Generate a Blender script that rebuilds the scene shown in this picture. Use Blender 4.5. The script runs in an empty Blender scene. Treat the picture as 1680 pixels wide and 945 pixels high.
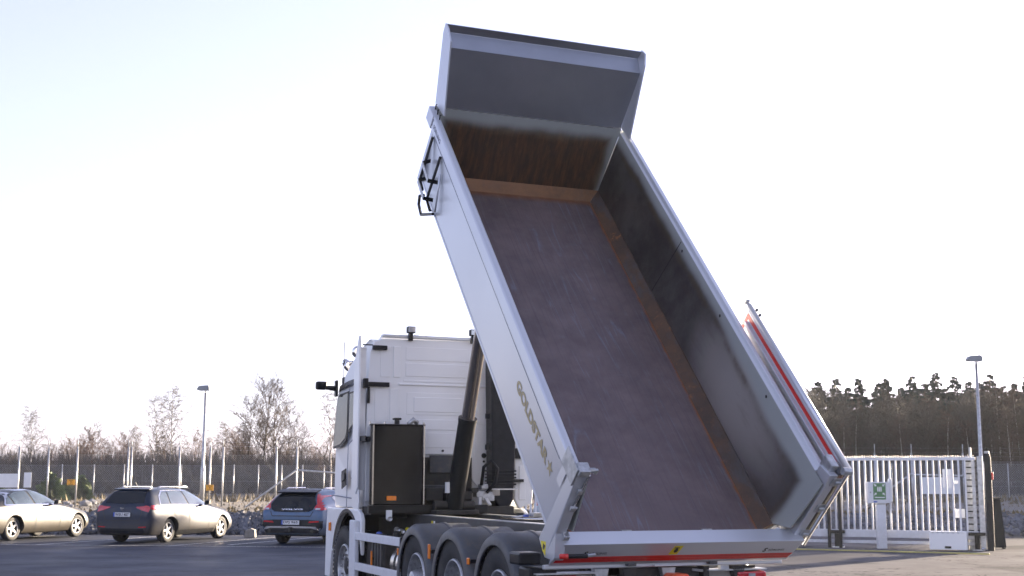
import bpy, bmesh, math, random
from mathutils import Vector, Matrix, Euler
from mathutils.bvhtree import BVHTree
from mathutils.geometry import delaunay_2d_cdt
R = math.radians
rnd = random.Random(7)
S = bpy.context.scene
COL = S.collection

# ------------------------------------------------------------------ camera
cd = bpy.data.cameras.new("camera"); cam = bpy.data.objects.new("camera", cd); COL.objects.link(cam)
cd.sensor_width = 36; cd.lens = 36*2137.4/1680; cd.clip_start = .1; cd.clip_end = 3000
cam.location = (0, 0, 1.691)
cam.rotation_euler = (math.pi/2+.1462, 0, 0)
cam.rotation_euler = (Matrix.Rotation(math.pi/2+.1462, 3, 'X') @ Matrix.Rotation(-.00236*-1, 3, 'Z')).to_euler()
cd.dof.use_dof = True; cd.dof.focus_distance = 14.5; cd.dof.aperture_fstop = 4.5
S.camera = cam
# ------------------------------------------------------------------ sky and sun
SUN_AZ, SUN_EL = R(43), R(10.0)
W = bpy.data.worlds.new("World"); S.world = W; W.use_nodes = True
nt = W.node_tree; bg = nt.nodes['Background']
sky = nt.nodes.new('ShaderNodeTexSky'); sky.sky_type = 'NISHITA'; sky.sun_disc = False
sky.sun_elevation = SUN_EL; sky.sun_rotation = SUN_AZ
sky.air_density = 1.0; sky.dust_density = 1.0; sky.ozone_density = 1.5; sky.altitude = 100
hs = nt.nodes.new('ShaderNodeHueSaturation'); hs.inputs['Saturation'].default_value = .48; nt.links.new(sky.outputs[0], hs.inputs['Color'])
tint = nt.nodes.new('ShaderNodeMix'); tint.data_type = 'RGBA'; tint.blend_type = 'MULTIPLY'; tint.inputs[0].default_value = 1
nt.links.new(hs.outputs[0], tint.inputs[6]); tint.inputs[7].default_value = (.985, .96, 1.27, 1)
veil = nt.nodes.new('ShaderNodeMix'); veil.data_type = 'RGBA'; veil.inputs[0].default_value = .55      # thin bright high cloud over the whole sky
nt.links.new(tint.outputs[2], veil.inputs[6]); veil.inputs[7].default_value = (2.6, 2.6, 3.2, 1)
cn = nt.nodes.new('ShaderNodeTexNoise'); cn.inputs['Scale'].default_value = 1.6; cn.inputs['Detail'].default_value = 6; cn.inputs['Distortion'].default_value = .6
ctc = nt.nodes.new('ShaderNodeTexCoord'); cmap = nt.nodes.new('ShaderNodeMapping'); cmap.inputs['Scale'].default_value = (1, 1, 3.2)
nt.links.new(ctc.outputs['Generated'], cmap.inputs[0]); nt.links.new(cmap.outputs[0], cn.inputs['Vector'])
cr = nt.nodes.new('ShaderNodeMapRange'); cr.inputs[1].default_value = .3; cr.inputs[2].default_value = .7; cr.inputs[3].default_value = .04; cr.inputs[4].default_value = .18
nt.links.new(cn.outputs['Fac'], cr.inputs[0]); nt.links.new(cr.outputs[0], veil.inputs[0])
nt.links.new(veil.outputs[2], bg.inputs[0]); bg.inputs[1].default_value = .06
sl = bpy.data.lights.new("sun", 'SUN'); sl.energy = 5.0; sl.angle = R(.6); sl.color = (1, .82, .60)
so = bpy.data.objects.new("sun", sl); COL.objects.link(so)
sd = Vector((math.sin(SUN_AZ)*math.cos(SUN_EL), math.cos(SUN_AZ)*math.cos(SUN_EL), math.sin(SUN_EL)))
so.rotation_euler = sd.to_track_quat('Z', 'Y').to_euler(); so.location = (20, 20, 30)
S.view_settings.view_transform = 'Standard'; S.view_settings.look = 'None'; S.view_settings.gamma = 1
S.view_settings.exposure = 2.56
S.render.engine = 'CYCLES'
S.render.resolution_x = 1024; S.render.resolution_y = 576

# ------------------------------------------------------------------ helpers
def link(o, parent=None):
    COL.objects.link(o)
    if parent: o.parent = parent
    return o
def empty(name, loc, rz=0, parent=None):
    o = bpy.data.objects.new(name, None); o.location = loc; o.rotation_euler = (0, 0, rz); o.empty_display_size = .3
    return link(o, parent)
def tag(o, label=None, cat=None, group=None, kind=None):
    if label: o['label'] = label
    if cat: o['category'] = cat
    if group: o['group'] = group
    if kind: o['kind'] = kind
    return o
def copy_tree(o, parent=None):
    c = o.copy(); COL.objects.link(c); c.parent = parent
    for ch in [x for x in KIDS.get(o.name, [])]:
        register(copy_tree(ch, c), c)
    return c
KIDS = {}
def register(o, parent):
    if parent: KIDS.setdefault(parent.name, []).append(o)
    return o
class MB:
    def __init__(s): s.v = []; s.f = []
    def add(s, vs, fs, M=None):
        b = len(s.v)
        s.v += [tuple(M @ Vector(v)) if M else tuple(v) for v in vs]
        s.f += [tuple(b+i for i in f) for f in fs]; return s
    def box(s, x0, x1, y0, y1, z0, z1, M=None):
        vs = [(x, y, z) for x in (x0, x1) for y in (y0, y1) for z in (z0, z1)]
        return s.add(vs, [(0, 1, 3, 2), (4, 6, 7, 5), (0, 4, 5, 1), (2, 3, 7, 6), (0, 2, 6, 4), (1, 5, 7, 3)], M)
    def prism(s, poly, lo, hi, axis='x', M=None):
        n = len(poly)
        def P(p, t): return (t, p[0], p[1]) if axis == 'x' else ((p[0], t, p[1]) if axis == 'y' else (p[0], p[1], t))
        vs = [P(p, lo) for p in poly]+[P(p, hi) for p in poly]
        return s.add(vs, [tuple(range(n-1, -1, -1)), tuple(range(n, 2*n))]+[(i, (i+1) % n, n+(i+1) % n, n+i) for i in range(n)], M)
    def tube(s, pts, r, n=8, cap=True):
        pts = [Vector(p) for p in pts]; m = len(pts)
        rr = r if isinstance(r, (list, tuple)) else [r]*m
        up = None; vs = []
        for i, p in enumerate(pts):
            d = (pts[min(i+1, m-1)]-pts[max(i-1, 0)]).normalized()
            if up is None: up = d.orthogonal().normalized()
            else: up = (up-d*up.dot(d)); up = up.normalized() if up.length > 1e-5 else d.orthogonal().normalized()
            q = d.cross(up)
            for k in range(n):
                a = 2*math.pi*k/n; vs.append(p+(up*math.cos(a)+q*math.sin(a))*rr[i])
        fs = [(i*n+k, i*n+(k+1) % n, (i+1)*n+(k+1) % n, (i+1)*n+k) for i in range(m-1) for k in range(n)]
        if cap: fs += [tuple(range(n-1, -1, -1)), tuple((m-1)*n+k for k in range(n))]
        return s.add(vs, fs)
    def lathe(s, prof, n=32, M=None, axis='x', full=True, a0=0, a1=2*math.pi):
        # prof: (axial, radius)
        m = len(prof); k_ = n if full else n+1; vs = []
        for j in range(k_):
            a = a0+(a1-a0)*j/n
            for (t, r) in prof: vs.append((t, r*math.cos(a), r*math.sin(a)))
        fs = [(j*m+i, ((j+1) % k_)*m+i, ((j+1) % k_)*m+i+1, j*m+i+1) for j in range(n) for i in range(m-1)]
        return s.add(vs, fs, M)
    def build(s, name, mat, parent=None, smooth=False, bevel=0, M=None, auto=None, seg=2):
        me = bpy.data.meshes.new(name); me.from_pydata(s.v, [], s.f)
        bm = bmesh.new(); bm.from_mesh(me); bmesh.ops.recalc_face_normals(bm, faces=bm.faces); bm.to_mesh(me); bm.free()
        me.materials.append(mat)
        if smooth: me.polygons.foreach_set('use_smooth', [True]*len(me.polygons))
        if auto is not None:
            me.polygons.foreach_set('use_smooth', [True]*len(me.polygons)); me.set_sharp_from_angle(angle=R(auto))
        o = bpy.data.objects.new(name, me); link(o, parent); register(o, parent)
        if M is not None: o.matrix_local = M
        if bevel:
            b = o.modifiers.new('bevel', 'BEVEL'); b.width = bevel; b.segments = seg; b.limit_method = 'ANGLE'; b.angle_limit = R(30)
        return o
def text(s, name, w, h, mat, parent, M, bold=0.0, depth=.002, shear=0):
    c = bpy.data.curves.new(name, 'FONT'); c.body = s; c.size = 1; c.extrude = .01; c.offset = bold; c.shear = shear; c.resolution_u = 3
    o = bpy.data.objects.new(name, c); COL.objects.link(o)
    dg = bpy.context.evaluated_depsgraph_get(); me = bpy.data.meshes.new_from_object(o.evaluated_get(dg))
    bpy.data.objects.remove(o); bpy.data.curves.remove(c)
    xs = [v.co.x for v in me.vertices]; ys = [v.co.y for v in me.vertices]
    x0, x1, y0, y1 = min(xs), max(xs), min(ys), max(ys)
    for v in me.vertices:
        v.co = ((v.co.x-x0)/(x1-x0)*w, (v.co.y-y0)/(y1-y0)*h, (v.co.z+.01)/.02*depth)
    me.materials.clear(); me.materials.append(mat)
    t = bpy.data.objects.new(name, me); link(t, parent); t.matrix_local = M; register(t, parent); return t
def frame(o, x, y, z=None):   # matrix with origin o, x axis, y axis
    x = Vector(x).normalized(); y = Vector(y); y = (y-x*y.dot(x)).normalized(); z = x.cross(y)
    return Matrix(((x.x, y.x, z.x, o[0]), (x.y, y.y, z.y, o[1]), (x.z, y.z, z.z, o[2]), (0, 0, 0, 1)))

# ------------------------------------------------------------------ materials
class NT:
    def __init__(s, name):
        s.m = bpy.data.materials.new(name); s.m.use_nodes = True; s.t = s.m.node_tree; s.b = s.t.nodes['Principled BSDF']
        s.co = s.n('ShaderNodeTexCoord').outputs['Object']
    def n(s, t, **k):
        x = s.t.nodes.new(t)
        for a, b in k.items(): setattr(x, a, b)
        return x
    def l(s, a, b): s.t.links.new(a, b)
    def setv(s, inp, v):
        if hasattr(v, 'links'): s.l(v, inp)
        else: inp.default_value = v
    def mapping(s, sc, src=None, rot=(0, 0, 0)):
        m = s.n('ShaderNodeMapping'); s.l(src or s.co, m.inputs[0]); m.inputs['Scale'].default_value = sc; m.inputs['Rotation'].default_value = rot; return m.outputs[0]
    def noise(s, scale, detail=4, rough=.6, sc=None, dist=0, src=None):
        x = s.n('ShaderNodeTexNoise'); x.inputs['Scale'].default_value = scale; x.inputs['Detail'].default_value = detail
        x.inputs['Roughness'].default_value = rough; x.inputs['Distortion'].default_value = dist
        s.l(s.mapping(sc, src) if sc else (src or s.co), x.inputs['Vector']); return x.outputs['Fac']
    def ramp(s, fac, a, b, lo=0., hi=1.):
        m = s.n('ShaderNodeMapRange', interpolation_type='SMOOTHSTEP'); s.setv(m.inputs[0], fac); m.inputs[1].default_value = a; m.inputs[2].default_value = b
        m.inputs[3].default_value = lo; m.inputs[4].default_value = hi; return m.outputs[0]
    def mix(s, f, a, b):
        m = s.n('ShaderNodeMix', data_type='RGBA'); s.setv(m.inputs[0], f)
        for i, c in ((6, a), (7, b)):
            if hasattr(c, 'links'): s.l(c, m.inputs[i])
            else: m.inputs[i].default_value = (*c, 1)
        return m.outputs[2]
    def math(s, op, a, b=0.):
        m = s.n('ShaderNodeMath', operation=op); s.setv(m.inputs[0], a); s.setv(m.inputs[1], b); return m.outputs[0]
    def sep(s, src=None):
        m = s.n('ShaderNodeSeparateXYZ'); s.l(src or s.co, m.inputs[0]); return m.outputs
    def bump(s, h, st=.3, d=.01):
        m = s.n('ShaderNodeBump'); s.l(h, m.inputs['Height']); m.inputs['Strength'].default_value = st; m.inputs['Distance'].default_value = d
        s.l(m.outputs[0], s.b.inputs['Normal'])
    def base(s, c):
        if hasattr(c, 'links'): s.l(c, s.b.inputs['Base Color'])
        else: s.b.inputs['Base Color'].default_value = (*c, 1)
    def pr(s, rough=.5, metal=0, coat=0, spec=None):  # roughness stays clear of the denoiser's mirror threshold
        s.setv(s.b.inputs['Roughness'], rough); s.setv(s.b.inputs['Metallic'], metal); s.b.inputs['Coat Weight'].default_value = coat
        s.b.inputs['Coat Roughness'].default_value = .06
        if spec is not None: s.setv(s.b.inputs['Specular IOR Level'], spec)
        return s
def mat(name, c, rough=.5, metal=0, coat=0, var=.12, sc=3., bump=0, bsc=40., dirt=None, dz=None, spec=None):
    t = NT(name); n = t.noise(sc, 5)
    d = tuple(x*(1-var) for x in c); l = tuple(min(1, x*(1+var)) for x in c)
    col = t.mix(t.ramp(n, .3, .7), d, l)
    if dirt:
        f = t.noise(sc*2.3, 6, .7)
        k = t.ramp(f, .45, .75, 0, .8)
        if dz:
            z = t.sep()[2]; k = t.math('MAXIMUM', t.math('MULTIPLY', k, .25), t.math('MULTIPLY', t.ramp(z, dz[1], dz[0]), t.ramp(f, .2, .6, .10, .42)))
        col = t.mix(k, col, dirt)
        rr = t.math('ADD', rough, t.math('MULTIPLY', k, .35)); t.base(col); t.pr(rr, metal, coat, spec)
    else:
        t.base(col); t.pr(t.ramp(t.noise(sc*1.7, 3), .3, .7, max(rough*.85, .29) if rough > .275 else rough, max(min(1, rough*1.15), .30) if rough > .275 else rough), metal, coat, spec)
    if bump: t.bump(t.noise(bsc, 4), bump, .01)
    return t.m
M = {}
M['silver'] = mat('reflection_silver', (.62, .64, .68), .30, .5, 0, .03, .5)
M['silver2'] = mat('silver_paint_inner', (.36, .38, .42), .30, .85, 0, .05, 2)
M['galv'] = mat('galvanised_steel', (.46, .47, .48), .42, .7, 0, .2, 14)
M['steel'] = mat('bright_steel', (.62, .61, .60), .22, 1, 0, .08, 5)
M['rod'] = mat('hoist_steel', (.30, .27, .25), .2, .9, 0, .04, 3)
M['white'] = mat('white_paint', (.80, .81, .82), .32, 0, .3, .02, 2)
M['whiteflat'] = mat('white_metal_guard', (.66, .68, .72), .4, 0, .1, .05, 6, dirt=(.45, .43, .4), dz=(.2, 1.))
M['black'] = mat('black_plastic', (.010, .011, .015), .42, 0, 0, .3, 12, bump=.15, bsc=120, spec=.3)
M['blackp'] = mat('black_paint', (.010, .011, .013), .3, 0, 0, .2, 8, spec=.35)
M['fender'] = mat('grey_plastic_fender', (.05, .056, .066), .42, 0, 0, .15, 6, dirt=(.10, .095, .085), bump=.1, bsc=150)
M['rubber'] = mat('tyre_rubber', (.028, .029, .032), .75, 0, 0, .25, 9, dirt=(.085, .08, .072), bump=.3, bsc=60)
M['under'] = mat('dark_underbody', (.03, .029, .028), .7, 0, 0, .3, 5, dirt=(.07, .06, .05))
M['frame'] = mat('chassis_grey', (.055, .058, .065), .4, .2, 0, .2, 4, dirt=(.13, .12, .10))
M['rimsteel'] = mat('wheel_rim_silver', (.42, .43, .45), .35, .7, 0, .15, 12, dirt=(.20, .18, .16))
M['alloy'] = mat('alloy_wheel', (.62, .62, .63), .3, .5, 0, .06, 12)
M['oiltank'] = mat('polished_dark_tank', (.026, .028, .034), .13, .85, 0, .25, 1.5)
M['alu'] = mat('aluminium_tank', (.66, .65, .63), .27, 1, 0, .08, 6)
M['amber'] = mat('amber_lens', (.85, .22, .01), .2, 0, .6, .1, 40)
M['red'] = mat('red_reflective', (.62, .02, .015), .3, 0, .3, .08, 20)
M['redlens'] = mat('red_lens', (.50, .012, .02), .12, 0, 1, .2, 30)
M['meshwire'] = mat('weathered_mesh_wire', (.26, .27, .29), .6, .3, 0, .2, 8)
M['lamphead'] = mat('lamp_housing_grey', (.20, .22, .25), .4, .2, 0, .1, 8)
M['orange'] = mat('orange_paint', (.75, .09, .02), .35, 0, .2, .1, 8)
M['gold'] = mat('gold_vinyl', (.44, .36, .20), .45, .1, 0, .05, 8)
M['ink'] = mat('dark_ink', (.02, .02, .022), .5, 0, 0, .1, 8)
M['inkgrey'] = mat('grey_ink', (.16, .18, .24), .5, 0, 0, .1, 8)
M['yellow'] = mat('yellow_sticker', (.75, .62, .02), .4, 0, .1, .05, 9)
M['green'] = mat('green_sign_print', (.10, .23, .10), .45, 0, .1, .06, 9)
M['signwhite'] = mat('white_sign_panel', (.72, .74, .76), .45, 0, .1, .03, 5)
M['signorange'] = mat('orange_sign_panel', (.80, .38, .03), .5, 0, .1, .06, 12)
M['plate'] = mat('plate_white', (.62, .63, .64), .4, 0, .2, .05, 20)
M['blue'] = mat('plate_blue', (.03, .08, .42), .4, 0, .2, .05, 20)
M['glass'] = mat('tinted_glass', (.008, .011, .014), .08, 0, 0, .2, 2, spec=.35)
M['sideglass'] = mat('side_window_glass', (.045, .065, .08), .04, 0, 1, .3, 3, spec=.8)
M['cabglass'] = mat('cab_window_glass', (.035, .045, .05), .05, 0, 0, .3, 2, spec=.42)
M['lens'] = mat('clear_lamp_lens', (.55, .57, .6), .08, .6, 1, .1, 30)
M['conc'] = mat('concrete', (.33, .31, .28), .85, 0, 0, .15, 8, bump=.4, bsc=30)
M['chrome'] = mat('chrome_trim', (.7, .7, .71), .12, 1, 0, .03, 5)
def carpaint(name, c, metal):
    return mat(name, c, .34, metal*.45, .06, .05, 2, dirt=(.11, .085, .052), dz=(.25, .8), spec=.35)
M['car_sedan'] = carpaint('grey_beige_metallic', (.04, .041, .043), .4)
M['car_estate'] = carpaint('navy_metallic', (.018, .026, .048), .35)
M['car_hatch'] = carpaint('blue_grey_metallic', (.085, .14, .23), .4)
M['car_far'] = carpaint('pale_blue_paint', (.45, .52, .58), .3)

def bucket_floor():
    t = NT('worn_floor_steel'); x, y, z = t.sep()[:3]
    c = t.mix(t.ramp(t.noise(1.6, 6, .65), .35, .65), (.142, .108, .110), (.190, .142, .142))
    c = t.mix(t.ramp(t.noise(3, 8, .75, (4, 1, 1)), .5, .8, 0, .4), c, (.19, .12, .10))
    c = t.mix(t.ramp(t.noise(2, 6, .7, (22, .22, 1)), .50, .66, 0, .42), c, (.085, .066, .075)); c = t.mix(t.ramp(t.noise(2, 6, .75, (16, .12, 1)), .60, .68, 0, .30), c, (.27, .25, .29))      # drag lines of the loads
    for i, (a, b, sc, w, k) in enumerate([(9, .16, 1.3, .014, .5), (22, .35, 1.0, .010, .4), (5, .10, 1.7, .009, .55)]):
        n = t.noise(sc, 2, .4, (a*.35, b, 1), .3)
        ln = t.math('ABSOLUTE', t.math('SUBTRACT', n, .5+.02*i))
        br = t.ramp(t.noise(1.1+i, 5, .7), .42, .62)
        f = t.math('MULTIPLY', t.math('MULTIPLY', t.ramp(ln, w, 0), br), k)
        c = t.mix(f, c, (.20, .22, .28))
    cross = t.math('ABSOLUTE', t.math('SUBTRACT', t.noise(2.2, 2, .4, (.5, 2.2, 1)), .5))
    c = t.mix(t.math('MULTIPLY', t.ramp(cross, .008, 0), t.ramp(t.noise(2.7, 4), .5, .65, 0, .22)), c, (.19, .21, .26))
    c = t.mix(t.ramp(t.noise(2.4, 5, .7, (1.5, 1, 1)), .66, .72, 0, .8), c, (.03, .03, .035))
    nz = t.noise(5, 5, .7)
    e = t.math('ADD', t.math('ABSOLUTE', x), t.math('MULTIPLY', nz, .10))
    c = t.mix(t.ramp(e, .985, 1.03), c, (.27, .115, .04))
    e2 = t.math('ADD', y, t.math('MULTIPLY', nz, .12))
    c = t.mix(t.ramp(e2, 5.20, 5.33), c, (.22, .10, .045))
    t.base(c); t.pr(t.ramp(t.noise(6, 6, .7), .3, .7, .34, .6), .35)
    t.bump(t.noise(9, 6, .7), .18, .01); return t.m
def rust_mat(k=1.):
    t = NT('rusty_chamfer_steel')
    c = t.mix(t.ramp(t.noise(2.5, 7, .7), .35, .7), (.075, .05, .036), (.14, .075, .042))
    c = t.mix(t.ramp(t.noise(7, 6, .8), .56, .72, 0, .9), c, (.34, .14, .05))
    c = t.mix(t.ramp(t.noise(3, 5, .7, (1, .4, 1)), .48, .62, 0, .75), c, (.085, .078, .076))
    if k > 1: c = t.mix(t.ramp(t.noise(1.8, 6, .7), .3, .65, .35, .95), c, (.26, .125, .055))
    t.base(c); t.pr(.6, .3); t.bump(t.noise(30, 5), .3, .01); return t.m
def wall_mat(front):
    t = NT('burnt_front_wall' if front else 'burnt_side_wall'); x, y, z = t.sep()[:3]
    nz = t.math('MULTIPLY', t.math('SUBTRACT', t.noise(1.7, 3, .5), .5), .22)
    if front:
        d = t.math('MINIMUM', t.math('SUBTRACT', .775, z), t.math('SUBTRACT', 1.07, t.math('ABSOLUTE', x)))
    else:
        d = t.math('MINIMUM', t.math('SUBTRACT', t.ramp(y, .2, 2.6, .655, .765), z), t.math('SUBTRACT', y, .04))
    d = t.math('ADD', d, t.math('MULTIPLY', nz, .6))
    m = t.ramp(d, -.07, .075)
    dark = t.mix(t.ramp(t.noise(1.5, 6, .7), .3, .7), (.085, .078, .080), (.17, .16, .16))
    if front:
        dark = t.mix(t.ramp(t.noise(4, 8, .8, (4.5, 1, .6)), .36, .74), (.040, .025, .018), (.155, .072, .034))
    else:
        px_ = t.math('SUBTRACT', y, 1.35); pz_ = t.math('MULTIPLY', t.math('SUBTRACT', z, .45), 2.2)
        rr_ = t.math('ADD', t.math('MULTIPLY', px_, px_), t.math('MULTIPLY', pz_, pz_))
        sheen = t.math('ADD', rr_, t.math('MULTIPLY', t.math('SUBTRACT', t.noise(.8, 2), .5), .6))
        dark = t.mix(t.ramp(sheen, 1.7, -.2, 0, .9), dark, (.62, .60, .57))      # soft bright sheen painted into the plate colour
        dark = t.mix(t.ramp(t.noise(2, 6, .7, (1, .5, 3)), .5, .75, 0, .28), dark, (.15, .10, .07))
    c = t.mix(m, (.40, .43, .42), dark)
    edge = t.math('MULTIPLY', t.ramp(d, .0, .05), t.ramp(d, .13, .05))
    c = t.mix(t.math('MULTIPLY', edge, t.ramp(t.noise(2.5, 4), .4, .6, .15, .6)), c, (.17, .13, .085))
    if front: c = t.mix(t.math('MULTIPLY', t.ramp(t.noise(9, 5, .8), .62, .7, 0, .5), m), c, (.2, .1, .05))
    t.base(c); t.pr(t.ramp(t.noise(2, 3), .3, .7, .42, .52) if front else t.ramp(t.noise(2, 3), .3, .7, .36, .46), t.ramp(m, 0, 1, .30, .2 if front else .75)); return t.m
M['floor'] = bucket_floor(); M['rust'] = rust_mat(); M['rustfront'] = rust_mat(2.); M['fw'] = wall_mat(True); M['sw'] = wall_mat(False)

def asphalt():
    t = NT('asphalt'); x, y, z = t.sep()[:3]
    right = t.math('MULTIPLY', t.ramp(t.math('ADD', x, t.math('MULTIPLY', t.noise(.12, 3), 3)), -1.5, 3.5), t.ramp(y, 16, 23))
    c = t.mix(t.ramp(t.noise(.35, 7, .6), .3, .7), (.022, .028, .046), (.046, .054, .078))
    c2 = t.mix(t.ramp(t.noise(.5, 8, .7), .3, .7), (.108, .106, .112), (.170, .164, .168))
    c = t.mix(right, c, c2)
    c = t.mix(t.ramp(t.noise(60, 3, .8), .5, .8, 0, .35), c, (.26, .25, .24))
    c = t.mix(t.ramp(t.noise(1.1, 4, .6, (1, .18, 1)), .62, .7, 0, .35), c, (.05, .05, .055))
    ck = t.math('ABSOLUTE', t.math('SUBTRACT', t.noise(.22, 6, .62, dist=.4), .5)); c = t.mix(t.ramp(ck, .006, .002, 0, .7), c, (.015, .015, .018))      # sealed cracks
    c = t.mix(t.math('MULTIPLY', t.ramp(t.noise(.16, 2, .4), .58, .60), .55), c, (.028, .03, .036))       # patches of newer surfacing
    tk = t.math('ABSOLUTE', t.math('SUBTRACT', t.noise(.5, 2, .3, (.25, 1.6, 1)), .52)); c = t.mix(t.math('MULTIPLY', t.ramp(tk, .02, 0), t.ramp(t.noise(.3, 3), .45, .6, 0, .4)), c, (.02, .02, .022))  # tyre marks
    c = t.mix(t.ramp(t.noise(2.2, 4, .7), .68, .76, 0, .45), c, (.20, .19, .18))
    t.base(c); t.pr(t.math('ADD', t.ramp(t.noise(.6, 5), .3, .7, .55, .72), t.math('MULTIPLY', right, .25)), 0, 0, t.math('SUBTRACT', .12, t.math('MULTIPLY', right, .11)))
    t.bump(t.noise(90, 4, .8), .25, .01); return t.m
def gravel():
    t = NT('gravel'); c = t.mix(t.ramp(t.noise(.35, 6, .65), .35, .65), (.11, .105, .10), (.22, .19, .155))
    c = t.mix(t.ramp(t.noise(2.2, 6, .8), .55, .7, 0, .7), c, (.30, .25, .18))
    v = t.n('ShaderNodeTexVoronoi'); v.inputs['Scale'].default_value = 7; t.l(t.co, v.inputs['Vector'])
    c = t.mix(t.ramp(v.outputs['Distance'], .5, .1, 0, .5), c, (.36, .34, .32))
    t.base(c); t.pr(.9); t.bump(v.outputs['Distance'], 1., .08); return t.m
M['asphalt'] = asphalt(); M['gravel'] = gravel()
M['rock'] = mat('blasted_rock', (.12, .125, .14), .85, 0, 0, .45, 1.7, bump=.6, bsc=8)
M['rocklight'] = mat('pale_boulder', (.27, .27, .28), .85, 0, 0, .3, 1.2, bump=.6, bsc=6)
M['paintline'] = mat('road_paint', (.52, .52, .50), .6, 0, 0, .25, 5)
M['yellowline'] = mat('yellow_hose', (.45, .40, .14), .5, 0, 0, .25, 1.2)
M['grass'] = mat('dry_grass', (.16, .125, .065), .9, 0, 0, .35, .8)
M['soil'] = mat('forest_soil', (.05, .042, .034), .95, 0, 0, .3, .4)
M['bark'] = mat('dark_bark', (.075, .06, .05), .9, 0, 0, .35, 4)
M['twig'] = mat('reddish_twigs', (.12, .072, .054), .85, 0, 0, .3, .35)
M['twig3'] = mat('shaded_forest_twigs', (.078, .064, .050), .85, 0, 0, .3, .35)
M['twig4'] = mat('birch_twigs', (.085, .055, .040), .85, 0, 0, .3, .35)
M['twig2'] = mat('grey_twigs', (.072, .046, .034), .85, 0, 0, .3, .35)
M['birch'] = NT('birch_bark')
_t = M['birch']; _t.base(_t.mix(_t.ramp(_t.noise(3, 4, .7, (1, 1, 4)), .5, .62), (.58, .54, .50), (.10, .09, .08))); _t.pr(.8); M['birch'] = _t.m
M['needle'] = mat('spruce_needles', (.028, .040, .030), .8, 0, 0, .4, .9)
M['young'] = mat('young_pine_needles', (.10, .13, .045), .8, 0, 0, .4, 2)

# ------------------------------------------------------------------ ground
def sheet(name, pts, z, m):
    return tag(MB().add([(x, y, z) for x, y in pts], [tuple(range(len(pts)))]).build(name, m), kind='structure')
sheet('ground', [(-1500, -1500), (1500, -1500), (1500, 1500), (-1500, 1500)], -.02, M['soil'])
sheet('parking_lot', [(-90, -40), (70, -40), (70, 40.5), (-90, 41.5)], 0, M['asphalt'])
def terrain():
    b = MB(); xs = [-110+4*i for i in range(66)]; ys = [43.2, 44.5, 47, 51, 56, 62, 70, 80, 92, 110, 140, 200, 320]
    r = random.Random(3)
    for y in ys:
        for x in xs:
            z = .62+.0022*(y-43) + (r.random()-.5)*(.10 if y > 44 else .06)
            if y > 75: z += min(1.2, (y-75)*.02)
            b.v.append((x, y, z))
    n = len(xs)
    b.f = [(j*n+i, j*n+i+1, (j+1)*n+i+1, (j+1)*n+i) for j in range(len(ys)-1) for i in range(n-1)]
    k = len(b.v)
    for x in xs: b.v.append((x, 40.9, -.015))
    b.f += [(k+i, k+i+1, i+1, i) for i in range(n-1)]
    return tag(b.build('gravel_field', M['gravel'], smooth=True), kind='structure')
terrain()
# rocks of the bank
def rock_mesh(seed, k=1.):
    r = random.Random(seed); bm = bmesh.new(); bmesh.ops.create_icosphere(bm, subdivisions=1, radius=1)
    for v in bm.verts: v.co *= .72+.5*r.random(); v.co.z *= .75*k
    vs = [tuple(v.co) for v in bm.verts]; fs = [tuple(v.index for v in f.verts) for f in bm.faces]; bm.free(); return vs, fs
RK = [rock_mesh(i) for i in range(8)]
def bank():
    b = MB(); r = random.Random(5)
    for i in range(7500):
        x = r.uniform(-34, 34); u = r.random(); y = 40.7+2.6*u; z = .02+.60*u
        s = r.uniform(.04, .11)*(1.5 if r.random() < .07 else 1)
        Mx = Matrix.Translation((x, y, z)) @ Euler((r.uniform(0, 6), r.uniform(0, 6), r.uniform(0, 6))).to_matrix().to_4x4() @ Matrix.Diagonal((s*1.3, s, s, 1))
        vs, fs = RK[i % 8]; b.add(vs, fs, Mx)
    return tag(b.build('rock_bank', M['rock']), label='dark bank of loose blasted rock along the far edge of the asphalt', kind='stuff')
bank()
def grass():
    b = MB(); r = random.Random(9)
    for i in range(9000):
        band = r.random()
        x = r.uniform(-34, 36); y = (43.0+r.random()*2.2) if band < .35 else r.uniform(46, 74)
        if x < 4 and band < .35 and r.random() < .6: continue
        h = r.uniform(.05, .16) if y < 60 else r.uniform(.1, .45); z = .60+.0022*(y-43)
        a = r.uniform(0, 6.28); w = r.uniform(.03, .09); dx, dy = math.cos(a)*w, math.sin(a)*w
        lx, ly = r.uniform(-.5, .5)*h, r.uniform(-.5, .5)*h
        b.add([(x-dx, y-dy, z), (x+dx, y+dy, z), (x+lx, y+ly, z+h)], [(0, 1, 2)])
    return tag(b.build('dry_grass', M['grass']), label='tufts of dry yellow grass scattered over the gravel field', kind='stuff')
grass()
# parking lines
hv = Vector((.33, .944)).normalized(); pv = Vector((hv.y, -hv.x))
def strip(name, p, q, w, z, m, label=None):
    p, q = Vector(p), Vector(q); d = (q-p).normalized(); n = Vector((-d.y, d.x))*w/2
    o = MB().add([(*(p-n), z), (*(q-n), z), (*(q+n), z), (*(p+n), z)], [(0, 1, 2, 3)]).build(name, m)
    return tag(o, label, kind='structure')
def bay(x, y):
    strip('parking_bay_line', (x, y), (x+hv.x*5.6, y+hv.y*5.6), .10, .004, M['paintline'])
strip('parking_row_line', (-17.5, 34.75), (-3.2, 33.15), .10, .008, M['paintline'])
for bx, by in ((-12.3, 34.2), (-8.75, 33.9), (-7.35, 34.4), (-15.6, 34.6)): bay(bx, by)
strip('parking_row_line', (-18, 40.4), (3, 39.9), .12, .004, M['conc'])

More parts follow.
